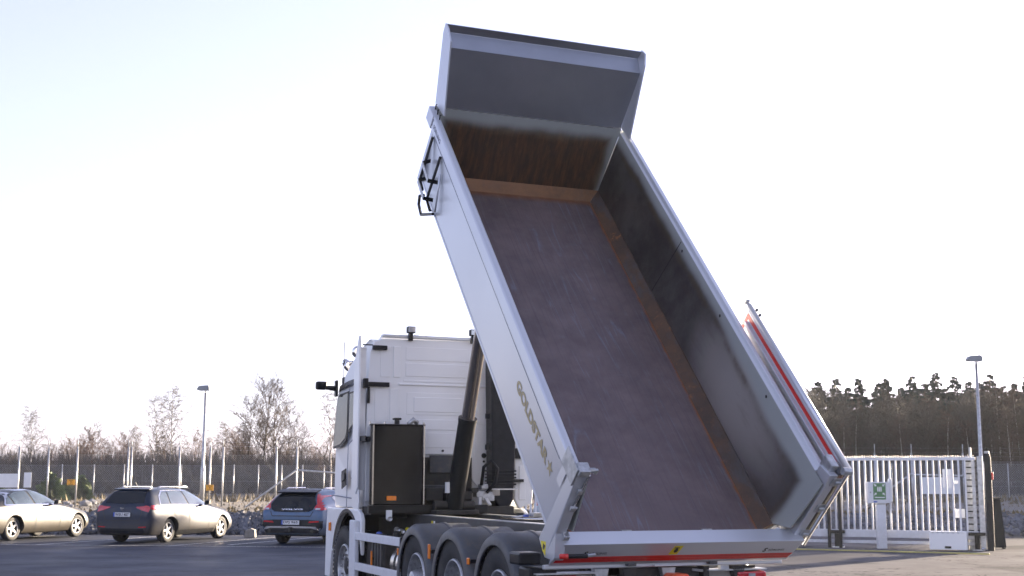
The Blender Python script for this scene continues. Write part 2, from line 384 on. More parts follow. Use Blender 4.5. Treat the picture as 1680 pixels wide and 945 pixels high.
# ------------------------------------------------------------------ trees
def tree_mesh(seed, H_, spread=.32, prim=26, sec=7, ter=5, droop=0., lean=.03, trunk_r=.11, start=.25, up=.75, crook=.12, fine=1.):
    H = H_; r = random.Random(seed); T = MB(); C = MB()
    pts = []; p = Vector((0, 0, -.1)); d = Vector((r.uniform(-lean, lean), r.uniform(-lean, lean), 1)).normalized()
    N = 9
    for i in range(N+1):
        pts.append(p.copy()); p = p+d*H/N; d = (d+Vector((r.uniform(-crook, crook)*.5, r.uniform(-crook, crook)*.5, .1))).normalized()
    T.tube(pts, [trunk_r*(1-.93*i/N) for i in range(N+1)], 6, False)
    def at(t):
        f = t*N; i = min(int(f), N-1); return pts[i].lerp(pts[i+1], f-i)
    def branch(p, d, L, r0, lvl):
        if lvl == 2:
            e1 = d.orthogonal().normalized()*max(r0, .004*fine); m_ = p+d*L*.5+Vector((r.uniform(-.08, .08), r.uniform(-.08, .08), -droop*.12*L))
            e2 = p+d*L*(1-droop*.25)-Vector((0, 0, droop*.6*L)); C.add([p-e1, p+e1, m_+e1*.8, m_-e1*.8, e2], [(0, 1, 2, 3), (3, 2, 4)]); return
        k = 3; q = [p.copy()]; x = p.copy(); dd = d.copy()
        for i in range(k):
            x = x+dd*L/k; q.append(x.copy())
            dd = (dd+Vector((r.uniform(-.25, .25), r.uniform(-.25, .25), r.uniform(-.1, .2)-(droop*lvl*.55)))).normalized()
        C.tube(q, [r0*(1-.75*i/k) for i in range(k+1)], 4 if lvl == 0 else 3, False)
        n = sec if lvl == 0 else ter
        for i in range(n):
            t = .2+.8*(i+r.random())/n; f = min(t, .999)*k; j = int(f); s = q[j].lerp(q[j+1], f-j)
            a = (q[j+1]-q[j]).normalized(); o = Vector((r.uniform(-1, 1), r.uniform(-1, 1), r.uniform(-.5, .8)-droop*.6)).normalized()
            branch(s, (a*.75+o*.75).normalized(), L*(.50 if lvl == 0 else .55)*(1.1-.5*t), max(r0*.5, .006*fine), lvl+1)
    for i in range(prim):
        t = start+(1-start)*((i+r.random())/prim)**.9
        a = i*2.4+r.uniform(-.5, .5); uu = (t-start)/(1-start); u = up*(.6+.5*r.random()+.8*uu)
        d = Vector((math.cos(a), math.sin(a), u)).normalized()
        L = H*spread*(.38+.72*math.sin(math.pi*(.14+.78*uu)))*r.uniform(.6, 1.3)
        branch(at(min(t, .99)), d, L, trunk_r*(1-.9*t)*.42+.006, 0)
    return T, C
def tree_proto(name, parts, mt, mc):
    T, C = parts; e = empty(name, (0, 0, 0))
    T.build('trunk', mt, e, smooth=True); C.build('crown', mc, e); return e
def spruce_mesh(seed, H, Rb, gap=0., whorls=26, dens=1.):
    r = random.Random(seed); T = MB(); C = MB()
    T.tube([(0, 0, -.1), (0, 0, H*.5), (0, 0, H)], [.13, .08, .01], 6, False)
    for i in range(whorls):
        t0 = (i+.5)/whorls; t = t0; Rr0 = Rb*(1-t)**.75*(1+.5*(r.random()-.5))+.10
        nb = int(7+3*(1-t))
        for j in range(nb):
            a = 2*math.pi*(j+r.random()*.8)/nb; L = Rr0*r.uniform(.45, 1.25); t = min(.995, t0+r.uniform(-.6, .6)/whorls); z = H*(.18+.82*t) if gap == 0 else H*(gap+(1-gap)*t); ca, sa = math.cos(a), math.sin(a)
            if r.random() < .12: continue
            n = max(3, int(L*9*dens))
            for k in range(n):
                u = (k+.6)/n; x = L*u; dz = -.30*x*u+r.uniform(-.05, .05)+(.25*L*u if t > .7 else 0)
                for sgn in (-1, 1):
                    w = .30*(1.1-u*.6)*r.uniform(.6, 1.3)*(.5+.5*min(1, L)); ll = r.uniform(.25, .45)*(.5+.5*min(1, L))
                    px, py, pz = x*ca, x*sa, z+dz
                    qx, qy = px-sa*sgn*w+ca*ll*.7, py+ca*sgn*w+sa*ll*.7
                    C.add([(px-ca*.10, py-sa*.10, pz+.03), (qx, qy, pz-r.uniform(.15, .5)), (px+ca*ll, py+sa*ll, pz-.02)], [(0, 1, 2)])
    return T, C
def place(proto, x, y, z=0., s=1., rz=0., label=None, cat='tree', group=None, used=set()):
    if proto.name in used: o = copy_tree(proto)
    else: used.add(proto.name); o = proto
    o.location = (x, y, z); o.scale = (s, s, s); o.rotation_euler = (0, 0, rz)
    return tag(o, label, cat, group)
def gx(px, y): return (px-840)/2137.4*y*.9955
P_birch = [tree_proto('birch_tree', tree_mesh(11+i, 9.5, .25, 30, 10, 9, droop=.5, trunk_r=.105, start=.22, up=1.1, fine=1.8), M['birch'], M['twig4']) for i in range(3)]
P_bare = [tree_proto('bare_tree', tree_mesh(31+i, 8.5, .33, 26, 9, 9, droop=.05, trunk_r=.11, start=.08, up=1.0, fine=1.8), M['bark'], M['twig2']) for i in range(2)]
P_spruce = [tree_proto('spruce_tree', spruce_mesh(41+i, 12, 2.3+.4*i, dens=1.2), M['bark'], M['needle']) for i in range(2)]
P_pine = tree_proto('pine_tree', spruce_mesh(51, 12, 1.8, gap=.55, whorls=14, dens=1.1), M['bark'], M['needle'])
GB = 'bare birches rising over the thicket on the left'
for px, y, top, i, lab in [(55, 95, 672, 0, 'lone pale birch with thin airy crown above the sedan at far left'),
        (259, 92, 650, 1, 'bare birch with drooping crown left of the tallest birch, behind the dark estate'),
        (281, 90, 636, 2, 'tallest bare birch on the left, its thin crown right behind the dark estate'),
        (228, 98, 700, 2, 'small bare birch at the left edge of the birch pair'),
        (366, 96, 692, 1, 'small bare birch directly right of the left street lamp'),
        (712, 100, 556, 0, 'bare treetop just showing over the white cab roof'),
        (545, 60, 640, 1, 'bare birch with hanging twigs behind the cab mirror arm'),
        (1405, 102, 655, 0, None), (1445, 101, 665, 1, None), (1520, 100, 650, 2, None), (1385, 88, 690, 2, None), (1478, 88, 680, 0, None), (1552, 87, 672, 1, None), (1590, 86, 690, 2, None), (1655, 84, 665, 0, None), (1640, 97, 625, 0, 'large bare birch at the right edge behind the lamp'),
        (1660, 92, 640, 1, None), (1672, 90, 632, 2, None), (1625, 99, 652, 1, None)]:
    s = .92*((787-top)/2137.4*y+.9)/9.5
    BX = sorted([1405, 1445, 1520, 1385, 1478, 1552, 1590, 1655, 1660, 1672, 1625]); OR = ['first', 'second', 'third', 'fourth', 'fifth', 'sixth', 'seventh', 'eighth', 'ninth', 'tenth', 'eleventh']
    place(P_birch[i], gx(px, y), y, .8, s, rnd.uniform(0, 6), lab or 'pale birch trunk in the forest edge, '+OR[BX.index(px)]+' birch right of the open tailgate', 'tree', GB if lab and px < 800 else 'birches in the forest edge behind the gate')
GT = 'bare trees in the clump left of the cab'
for px, y, top, i, lab in [(432, 84, 622, 0, 'tallest bare tree of the clump left of the truck cab'), (412, 86, 660, 1, 'bare tree on the left side of the clump left of the cab'),
        (455, 85, 636, 1, 'bare tree just right of the tallest in the clump left of the cab'), (478, 88, 668, 0, 'smaller bare tree on the right side of the clump left of the cab'),
        (500, 90, 700, 1, 'low bare tree at the right end of the clump beside the cab'), (398, 90, 702, 0, 'low bare tree at the left end of the clump left of the cab')]:
    s = .90*((787-top)/2137.4*y+1.)/8.5
    place(P_bare[i], gx(px, y), y, .7, s, rnd.uniform(0, 6), lab, 'tree', GT)
# skyline spruces behind the gate
SK = [(1322, 650), (1346, 630), (1374, 628), (1392, 640), (1412, 628), (1443, 632), (1457, 628), (1480, 640), (1500, 624), (1522, 632), (1538, 618), (1552, 640), (1570, 624), (1592, 630), (1612, 634), (1628, 620), (1650, 640), (1668, 632), (1690, 622), (1715, 630)]
ORD = ['first', 'second', 'third', 'fourth', 'fifth', 'sixth', 'seventh', 'eighth', 'ninth', 'tenth', 'eleventh', 'twelfth', 'thirteenth', 'fourteenth', 'fifteenth', 'sixteenth', 'seventeenth', 'eighteenth', 'nineteenth', 'twentieth']
for k, (px, py) in enumerate(SK):
    y = 112+rnd.uniform(-5, 8); h = (1.69+(787-py+7)/2137.4*y)-1.0
    pr = P_pine if px in (1628, 1500, 1650) else P_spruce[k % 2]
    place(pr, gx(px, y), y, 1.0, h/12, rnd.uniform(0, 6), 'dark gappy pine on the skyline, '+ORD[k]+' conifer right of the open tailgate' if pr is P_pine else 'dark green spruce on the skyline, '+ORD[k]+' conifer right of the open tailgate', 'tree', 'pines over the forest edge' if pr is P_pine else 'spruces over the forest edge')
# far-off woods as masses
def wood(name, spots, label, tm, seeds, **kw):
    tmp = [tree_mesh(s, 8, .27, 15, 6, 7, fine=2.6, **kw) for s in seeds]
    b = MB(); r = random.Random(77)
    tt = [(T.v+C.v, T.f+[tuple(i+len(T.v) for i in f) for f in C.f]) for T, C in tmp]
    import numpy as np
    V = []; F = []; base = 0
    arr = [(np.array(v), f) for v, f in tt]
    for (x, y, z, s) in spots:
        v, f = arr[r.randrange(len(arr))]; a = r.uniform(0, 6.28); c, s_ = math.cos(a), math.sin(a)
        w = v*s*np.array([1.0, 1.0, 1.0]); q = np.stack([w[:, 0]*c-w[:, 1]*s_+x, w[:, 0]*s_+w[:, 1]*c+y, w[:, 2]+z], 1)
        V.append(q); F += [tuple(i+base for i in ff) for ff in f]; base += len(v)
    b.v = [tuple(p) for p in np.concatenate(V)]; b.f = F
    me = bpy.data.meshes.new(name); me.from_pydata(b.v, [], b.f); me.materials.append(tm)
    o = bpy.data.objects.new(name, me); link(o); return tag(o, label, kind='stuff')
r5 = random.Random(12)
sp = []
for i in range(200):
    y = r5.uniform(84, 125); px = r5.uniform(-60, 800); top = 728+10*math.sin(px*.03)+9*math.sin(px*.11)+r5.uniform(-10, 20)
    if 380 < px < 520: top -= 6
    h = 1.69+(787-top)/2137.4*y-1; sp.append((gx(px, y), y, .9, h/8))
wood('bare_thicket', sp, 'reddish brown thicket of leafless young trees behind the left fence', M['twig'], (61, 62, 63), trunk_r=.07, start=.05, up=.9)
sp = []
for i in range(300):
    y = r5.uniform(88, 118); px = r5.uniform(1180, 1780); top = 657+8*math.sin(px*.05)+r5.uniform(-10, 26)+(118-y)*.6
    h = 1.69+(787-top)/2137.4*y-1; sp.append((gx(px, y), y, .9, h/8))
wood('bare_forest', sp, 'dense leafless brown forest edge behind the sliding gate', M['twig3'], (64, 65, 66), trunk_r=.11, start=.15, up=1.3)
def brush(name, n, x0, x1, y0, y1, h0, h1, m, label, z=.8, seed=4):
    b = MB(); r = random.Random(seed)
    for i in range(n):
        x = r.uniform(x0, x1); y = r.uniform(y0, y1); x *= y/100; h = r.uniform(h0, h1)
        for k in range(3):
            a = r.uniform(0, 6.28); l = r.uniform(.1, .4)*h; w = .012+.012*h
            b.add([(x-w, y, z), (x+w, y, z), (x+math.cos(a)*l, y+math.sin(a)*l, z+h*r.uniform(.7, 1))], [(0, 1, 2)])
    return tag(b.build(name, m), label, kind='stuff')
brush('undergrowth', 26000, -48, 48, 80, 128, 1.0, 3.4, M['twig3'], 'grey tangled undergrowth of saplings and stems under the trees')
# deep wood fill: far spruces closing the gaps
def far_spruces():
    b = MB(); r = random.Random(8)
    for k in range(150):
        y = r.uniform(120, 165); px = r.uniform(1150, 1800) if k < 105 else r.uniform(-80, 820)
        top = r.uniform(655, 690) if k < 105 else r.uniform(752, 762)
        h = 1.69+(787-top)/2137.4*y-1; x = gx(px, y); Rb = 1.7 if k < 105 else 2.2
        for i in range(int(h*34)):
            t = r.random()**.8; rr = Rb*(1-t)**.8*r.random()**.5; a = r.uniform(0, 6.28); s = r.uniform(.25, .6)
            p = Vector((x+rr*math.cos(a), y+rr*math.sin(a), 1+h*t))
            b.add([p, p+Vector((r.uniform(-s, s), r.uniform(-s, s), -s)), p+Vector((r.uniform(-s, s), r.uniform(-s, s), -s*.3))], [(0, 1, 2)])
    return tag(b.build('spruce_wood', M['needle']), 'dark mass of distant spruce wood behind the bare trees', kind='stuff')
far_spruces()
# young pines by the left fence
def young(px, y, s, lab, seed):
    T, C = spruce_mesh(seed, 2.4, .9, whorls=11, dens=1.6); e = tree_proto('young_pine', (T, C), M['bark'], M['young'])
    e.location = (gx(px, y), y, .65); e.scale = (s*1.1, s*1.1, s*.95); tag(e, lab, 'tree', 'young pines behind the left fence')
young(90, 62, .6, 'bushy green young pine behind the left fence, left of the orange sign', 71)
young(138, 64, .55, 'bushy green young pine behind the left fence, right of the orange sign', 72)
young(118, 66, .4, 'low young pine between the two larger young pines behind the left fence', 73)
young(5, 60, .45, 'low green young pine below the wide white sign at the left edge', 74)
# trees beyond the frame on the right that throw the shade across the left asphalt
for k in range(14):
    x = (36.6, 38.3, 42.7, 44.2, 47.6, 37.4, 43.4, 36.6+3.8, 38.3+3.8, 42.7+3.8, 44.2+3.8, 47.6+3.8, 37.4+3.8, 43.4+3.8)[k]
    place(P_spruce[k % 2], x, 80 if k < 7 else 84, .5, 1.5+.1*(k % 3), k, 'spruce in the dark row beyond the right edge of the photo', 'tree', 'spruces beyond the right edge')
BOULD = [(118, 829, .17, 'dark boulder below the orange sign on the left gravel'), (147, 831, .27, 'largest grey boulder left of the dark estate'), (158, 827, .2, 'pale boulder behind the largest grey boulder'), (124, 832, .12, 'small boulder in front of the dark boulder')]
for i, (px, py, s, lab) in enumerate(BOULD):
    y = 2137.4*(1.69-.65)/(py-785.)*1.05; vs, fs = rock_mesh(90+i)
    o = MB().add(vs, fs).build('boulder', M['rocklight'], smooth=False); o.location = (gx(px, y), y, .66+s*.3); o.scale = (s, s, s*.85); tag(o, lab, 'boulder', 'boulders on the gravel')

# ------------------------------------------------------------------ fences, lamps, signs
def fence(name, x0, x1, y, h, posts, label, zb=.62, mesh=.085, wire=.0024, ext=True, slope=0.):
    e = empty(name, ((x0+x1)/2, y, zb)); cx = (x0+x1)/2
    def Y(x): return slope*(x-cx)
    b = MB(); n = int((x1-x0+h)/mesh)
    for sgn in (-1, 1):
        for i in range(n):
            u = x0-(h if sgn > 0 else 0)+i*mesh
            a = (u, 0.); c = (u+h, h)
            if sgn < 0: a, c = (u+h, 0.), (u, h)
            # clip to x0..x1
            (ax, az), (bx, bz) = a, c
            if ax > bx: (ax, az), (bx, bz) = (bx, bz), (ax, az)
            if bx < x0 or ax > x1: continue
            if ax < x0: az += (bz-az)*(x0-ax)/(bx-ax); ax = x0
            if bx > x1: bz -= (bz-az)*(bx-x1)/(bx-ax); bx = x1
            b.tube([(ax-cx, Y(ax)+.002*sgn, az), (bx-cx, Y(bx)+.002*sgn, bz)], wire, 3, False)
    for zz in (.02, h*.5, h): b.tube([(x0-cx, Y(x0), zz), (x1-cx, Y(x1), zz)], wire*1.3, 3, False)
    tag(b.build('chain_link_mesh', M['meshwire'], e), kind='stuff')
    if ext:
        for zz in (h+.18, h+.33, h+.48): MB().tube([(x0-cx, Y(x0)-.01, zz), (x1-cx, Y(x1)-.01, zz)], .0022, 3, False).build('barbed_wire', M['meshwire'], e)
    first = None
    for px in posts:
        x = px
        if first is None:
            first = MB().tube([(0, -.03, -.3), (0, -.03, h+(.30 if ext else .05))], .034 if ext else .03, 8)
            if ext: first.tube([(0, -.05, h+.20), (0, -.05, h+.62)], .014, 6)
            first = first.build('fence_post', M['galv'], e, smooth=True); first.location = (x-cx, Y(x), 0)
        else:
            c = first.copy(); COL.objects.link(c); c.location = (x-cx, Y(x), 0); register(c, e)
    return tag(e, label, 'fence')
FY = 50.
lp = [gx(p, FY) for p in (36, 84, 131, 214, 219.5, 298, 348, 369, 456, 489.5)]
fl = fence('chain_link_fence', gx(-40, FY), gx(600, FY), FY, 1.98, lp, 'chain-link fence with tall galvanised posts behind the parked cars on the left')
fence('chain_link_fence', gx(-40, 74), gx(860, 74), 74, 1.75, [gx(p, 74) for p in (107, 159, 208, 254, 301, 340, 387, 427, 465, 499, 534, 700, 780)], 'lower chain-link fence far behind the left one with thin grey posts', zb=.7, mesh=.13, wire=.005, ext=False)
fr = fence('chain_link_fence', gx(850, 47), gx(1760, 47), 47, 1.75, [gx(p, 47) for p in (1433, 1493, 1577, 1700)], 'chain-link fence behind the sliding gate on the right', zb=.62, mesh=.085, wire=.0028)
fence('chain_link_fence', gx(1180, 72), gx(1760, 72), 72, 1.9, [gx(p, 72) for p in (1360, 1460, 1560, 1650, 1740)], 'far chain-link fence at the foot of the forest on the right', zb=.7, mesh=.13, wire=.005, ext=False)
def brace(px0, py0, px1, py1, y, parent, name='brace_tube'):
    def P(px, py, yy): return Vector((gx(px, yy), yy, 1.69+(787-py)/2137.4*yy))
    b = MB().tube([P(px0, py0, y-.05)-Vector(parent.location), P(px1, py1, y-.05)-Vector(parent.location)], .032, 8)
    return b.build(name, M['galv'], parent, smooth=True)
brace(383, 850, 489, 772, FY-.15, fl); brace(490, 772, 560, 777, FY-.15, fl)
brace(1412, 830, 1492, 776, 46.9, fr); brace(1493, 777, 1590, 779, 46.9, fr)
def street_lamp(px, pytop, y, z0, flip, lab):
    x = gx(px, y); H = 1.69+(787-pytop)/2137.4*y-z0; e = empty('street_lamp', (x, y, z0)); tag(e, lab, 'street lamp', 'street lamps')
    MB().tube([(0, 0, -.1), (0, 0, H*.33), (0, 0, H*.34), (0, 0, H-.1)], [.095, .085, .06, .045], 12).build('pole', M['galv'], e, smooth=True)
    b = MB(); s = 1 if flip else -1
    b.prism([(-.28, 0), (.30, 0), (.34, .05), (.24, .17), (-.2, .20), (-.28, .14)], -.16, .16, 'y')
    MB().tube([(0, 0, H-.15), (0, 0, H+.02)], .04, 8).build('spigot', M['galv'], e)
    b.build('lamp_head', M['lamphead'], e, bevel=.02, M=Matrix.Translation((s*.05, 0, H)) @ Matrix.Diagonal((s*.82, 1, 1, 1)))
    MB().box(-.2, .22, -.12, .12, -.015, -.002).build('lens', M['lens'], e, M=Matrix.Translation((s*.05, 0, H)))
street_lamp(336, 643, 52, .65, False, 'tall grey street lamp on the left behind the dark estate')
street_lamp(1607, 592, 44.3, .64, False, 'tall grey street lamp at the right behind the gate end')
def panel_sign(name, px0, px1, py0, py1, y, m, lab, thick=.012, gr=None):
    x0, x1 = gx(px0, y), gx(px1, y); z0, z1 = 1.69+(787-py1)/2137.4*y, 1.69+(787-py0)/2137.4*y
    e = MB().box(0, x1-x0, -thick, 0, 0, z1-z0).build(name, m, bevel=.002); e.location = (x0, y-.06, z0)
    return tag(e, lab, 'sign', gr)
panel_sign('sign_panel', -30, 37, 779, 801, FY, M['signwhite'], 'wide blank white panel on the left fence at the photo edge')
panel_sign('sign_panel', 46, 58, 777, 801, FY, M['signwhite'], 'narrow upright white panel on the left fence beside the wide one')
def orange_sign(px0, px1, py0, py1, y, lab):
    o = panel_sign('warning_sign', px0, px1, py0, py1, y-.06, M['signorange'], lab, gr='orange warning signs on the left fence')
    w = gx(px1, y)-gx(px0, y)
    text('!', 'print', .03, .10, M['ink'], o, frame((w*.47, -.0135, .05), (1, 0, 0), (0, 0, 1)), .02)
    MB().box(w*.2, w*.8, -.015, -.0125, .02, .035).build('print', M['ink'], o)
    MB().box(w*.25, w*.75, -.015, -.0125, .17, .19).build('print', M['ink'], o)
orange_sign(116.5, 129, 788, 797, FY, 'orange warning sign on the left fence above the sedan bonnet')
orange_sign(343, 355, 796, 805.5, FY, 'orange warning sign on the fence beside the left street lamp')
panel_sign('sign_panel', 1505, 1569, 781, 808, 46.85, M['signwhite'], 'wide white panel on the fence behind the gate bars')
panel_sign('sign_panel', 1543, 1561, 768, 798, 36.0, M['signwhite'], 'upright white panel overlapping the wide one behind the gate bars').location[1] = 36.0
# concrete block
b = MB().prism([(-.16, 0), (.16, 0), (.14, .22), (.02, .26), (-.14, .20)], -.12, .12, 'y').build('concrete_block', M['conc'], bevel=.015); b.location = (gx(417, 39), 39., 0)
tag(b, 'small concrete block on the asphalt between the estate and the hatchback', 'block')

# unseen hall added behind the camera, dark for tank and bucket undersides to mirror
wk = empty('added_workshop_hall', (-4, -45, 0)); tag(wk, 'long grey workshop hall with roller doors added out of view behind the camera', 'building')
M['added_facade'] = mat('added_hall_facade_sheet', (.13, .135, .145), .6, .1, 0, .08, 1.); M['added_roofsheet'] = mat('added_hall_roof_sheet', (.06, .06, .065), .6)
MB().box(-42, 42, -16, 0, 0, 6.0).build('wall', M['added_facade'], wk); MB().box(-42.4, 42.4, -16.4, .4, 6.01, 6.3).build('roof', M['added_roofsheet'], wk)  # wall and roof of the added unseen hall
for k in range(9):
    d_ = MB().box(-38+9*k, -33.5+9*k, .003, .06, .02, 4.6).build('added_roller_door', M['frame'], wk)
    MB().box(-37.4+9*k, -34.1+9*k, .061, .07, 1.9, 2.6).build('window', M['glass'], d_)  # window in the added hall's door
# sliding gate
g0 = Vector((11.50, 32.60)); gd = Vector((-.917, .40)).normalized(); gl = 13.6
gate = empty('sliding_gate', (g0.x, g0.y, 0), math.atan2(gd.y, gd.x)); tag(gate, 'long pale steel sliding gate of upright bars on a heavy bottom beam', 'gate')
# local x runs left (away) along the gate, local y points towards the camera side
MB().box(0, gl, -.05, .05, .27, .46).build('bottom_beam', M['whiteflat'], gate, bevel=.01)
MB().box(0, gl, -.035, .035, .12, .19).build('guide_rail', M['whiteflat'], gate, bevel=.006)
MB().box(0, gl, -.03, .03, 2.20, 2.27).build('top_rail', M['whiteflat'], gate, bevel=.006)
MB().box(.02, .10, -.035, .035, .465, 2.195).build('end_upright', M['galv'], gate, bevel=.006)
tb = MB()
for i in range(int(gl/.06)):
    x = .02+i*.06; tb.prism([(x, 2.272), (x+.05, 2.272), (x+.025, 2.325)], -.003, .003, 'y')
tb.build('toothed_strip', M['galv'], gate)
bar0 = None; nb = int((gl-.3)/.152)
for i in range(nb):
    x = .25+i*.152
    if bar0 is None: bar0 = MB().box(-.022, .022, -.022, .022, .462, 2.198).build('gate_bar', M['whiteflat'], gate); bar0.location = (x, 0, 0)
    else: c = bar0.copy(); COL.objects.link(c); c.location = (x, 0, 0)
for x in (3.28, 3.56): MB().box(x, x+.08, .10, .18, 0, 2.15).build('guide_post', M['blackp'], gate, bevel=.006)
def gate_thing(name, u, v, lab, cat, grp=None):
    p = g0+gd*u+Vector((gd.y, -gd.x))*v*-1; e = empty(name, (p.x, p.y, 0), math.atan2(gd.y, gd.x)+math.pi); tag(e, lab, cat, grp); return e
for u, lab in ((3.42, 'black roller stand under the gate beam right behind the truck'), (.03, 'black roller stand under the gate beam beside the white motor box')):
    e = gate_thing('roller_stand', u, .0, lab, 'roller stand', 'roller stands under the gate')
    MB().box(-.06, .06, -.12, -.06, 0, .36).build('upright', M['blackp'], e, bevel=.006); MB().box(-.20, .20, -.13, -.056, .362, .44).build('head', M['blackp'], e, bevel=.01)
    MB().box(-.12, .16, -.16, .06, 0, .03).build('base_plate', M['galv'], e)
    MB().tube([(.10, -.13, .05), (.16, -.13, .05)], .035, 8).build('bolt', M['steel'], e)
# motor box
e = gate_thing('gate_motor_box', .68, .34, 'white gate motor cabinet low on the ground in front of the gate beam', 'cabinet')
MB().box(-.44, .44, -.16, .16, .02, .44).build('housing', M['white'], e, bevel=.015); MB().box(-.08, .07, -.175, -.161, .06, .11).build('handle', M['blackp'], e)
MB().box(-.42, .42, -.17, .17, .442, .455).build('lid', M['white'], e, bevel=.003)
for k in range(6): MB().box(-.38+.12*k, -.33+.12*k, -.1715, -.1705, .425, .434).build('slot', M['inkgrey'], e)
# black end post and guide tower
e = gate_thing('gate_end_post', -.28, .0, 'tall black edge post at the right end of the sliding gate', 'post')
MB().box(-.07, .07, -.07, .07, 0, 2.36).build('post', M['black'], e, bevel=.01); MB().box(.071, .085, -.04, .04, .1, 2.3).build('safety_edge', M['black'], e)
MB().box(.086, .13, -.05, .03, 1.72, 1.90).build('marker', M['red'], e, bevel=.01); MB().box(-.06, .05, -.05, .05, 2.362, 2.42).build('cap', M['galv'], e, bevel=.01)
MB().box(-.24, -.11, -.04, .04, .02, 2.30).build('receiver_post', M['galv'], e, bevel=.01)
e = gate_thing('gate_guide_tower', .13, -.25, 'ladder-like steel guide tower behind the right end of the gate', 'tower')
MB().box(-.11, .06, -.05, .05, 0, 2.30).build('column', M['galv'], e, bevel=.01); MB().box(-.17, -.13, -.05, .05, 0, 2.25).build('side_rail', M['blackp'], e); MB().box(.19, .23, -.05, .05, 0, 2.25).build('side_rail', M['blackp'], e)
MB().box(-.03, .03, -.03, .03, 2.302, 2.52).build('peg', M['galv'], e, bevel=.006)
for k in range(14): MB().box(-.129, .189, -.075, -.052, .15+k*.155, .18+k*.155).build('rung', M['blackp'], e)
MB().box(-.42, -.28, -.06, 0, 1.62, 1.70).build('photocell', M['whiteflat'], e, bevel=.01); MB().box(-.44, -.18, -.06, -.03, .78, 1.0).build('notice', M['signwhite'], e)
# black A-board
pA = (12.14, 33.3); e = empty('barrier_box', (pA[0], pA[1], 0), .05); tag(e, 'dark slanted board standing right of the gate end post', 'barrier')
MB().prism([(-.17, .04), (.27, .04), (.17, 1.24), (-.15, 1.24)], -.07, .07, 'y').build('board', M['blackp'], e, bevel=.01)
for x in (-.16, .20): MB().box(x, x+.05, -.05, .05, -.02, .036).build('foot', M['blackp'], e)
MB().box(-.16, .18, -.09, .09, 1.242, 1.27).build('top_edge', M['under'], e, bevel=.005)
# yellow hose in front of the gate
hp = []
for i in range(30):
    t = i/29; p = g0+gd*(8.5*(1-t)+.2)+Vector((-gd.y, gd.x))*(.75-.10*math.sin(t*4))*1.; hp.append((p.x+.02*math.sin(i*1.3), p.y-1.4+.03*math.sin(i*2.1), .03))
tag(MB().tube(hp, .019, 6).build('yellow_edging', M['yellowline'], smooth=True), 'yellow hose lying on the ground along the foot of the gate', 'hose')
# assembly point sign box
px_, y_ = 1437, 33.4; e = empty('assembly_point_box', (gx(1440, y_), y_, 0), -.05); tag(e, 'pale square post carrying a cabinet with a green assembly point sign', 'sign')
MB().box(-.115, .115, -.09, .09, 0, 1.08).build('post', M['whiteflat'], e, bevel=.012); MB().box(-.10, .10, -.07, .07, 1.081, 1.13).build('neck', M['galv'], e)
MB().box(-.32, .23, -.10, .12, 1.131, 1.66).build('cabinet', M['whiteflat'], e, bevel=.012); MB().box(.231, .30, -.06, .14, 1.17, 1.74).build('rear_panel', M['signwhite'], e, bevel=.01)
sg = MB().box(-.19, .12, -.106, -.1005, 1.22, 1.63).build('sign_face', M['green'], e)
# pictogram: four inward arrows round a group of people
def arrow(cx, cz, a, s):
    pts = [(0, -.5), (.0, .5)]; poly = [(-.12, -.5), (.12, -.5), (.12, 0), (.42, 0), (0, .5), (-.42, 0), (-.12, 0)]
    c, s_ = math.cos(a), math.sin(a); MB().prism([(cx+(x*c-z*s_)*s, cz+(x*s_+z*c)*s) for x, z in poly], -.1085, -.1065, 'y').build('print', M['signwhite'], sg)
for ax, az, an in ((-.14, 1.58, R(-135)), (.07, 1.58, R(135)), (-.14, 1.36, R(-45)), (.07, 1.36, R(45))): arrow(ax, az, an, .085)
pb = MB()
for hx in (-.075, -.035, .005):
    pb.prism([(hx+.016*math.cos(k*.785), 1.525+.016*math.sin(k*.785)) for k in range(8)], -.1085, -.1065, 'y'); pb.prism([(hx-.018, 1.505), (hx+.018, 1.505), (hx+.012, 1.42), (hx-.012, 1.42)], -.1085, -.1065, 'y')
pb.build('print', M['signwhite'], sg); MB().box(-.16, .09, -.1085, -.1065, 1.262, 1.285).build('print', M['signwhite'], sg)
MB().box(-.27, -.25, -.112, -.101, 1.39, 1.41).build('lock', M['ink'], e); MB().box(-.19, -.10, -.104, -.1012, 1.15, 1.18).build('label_plate', M['blue'], e)
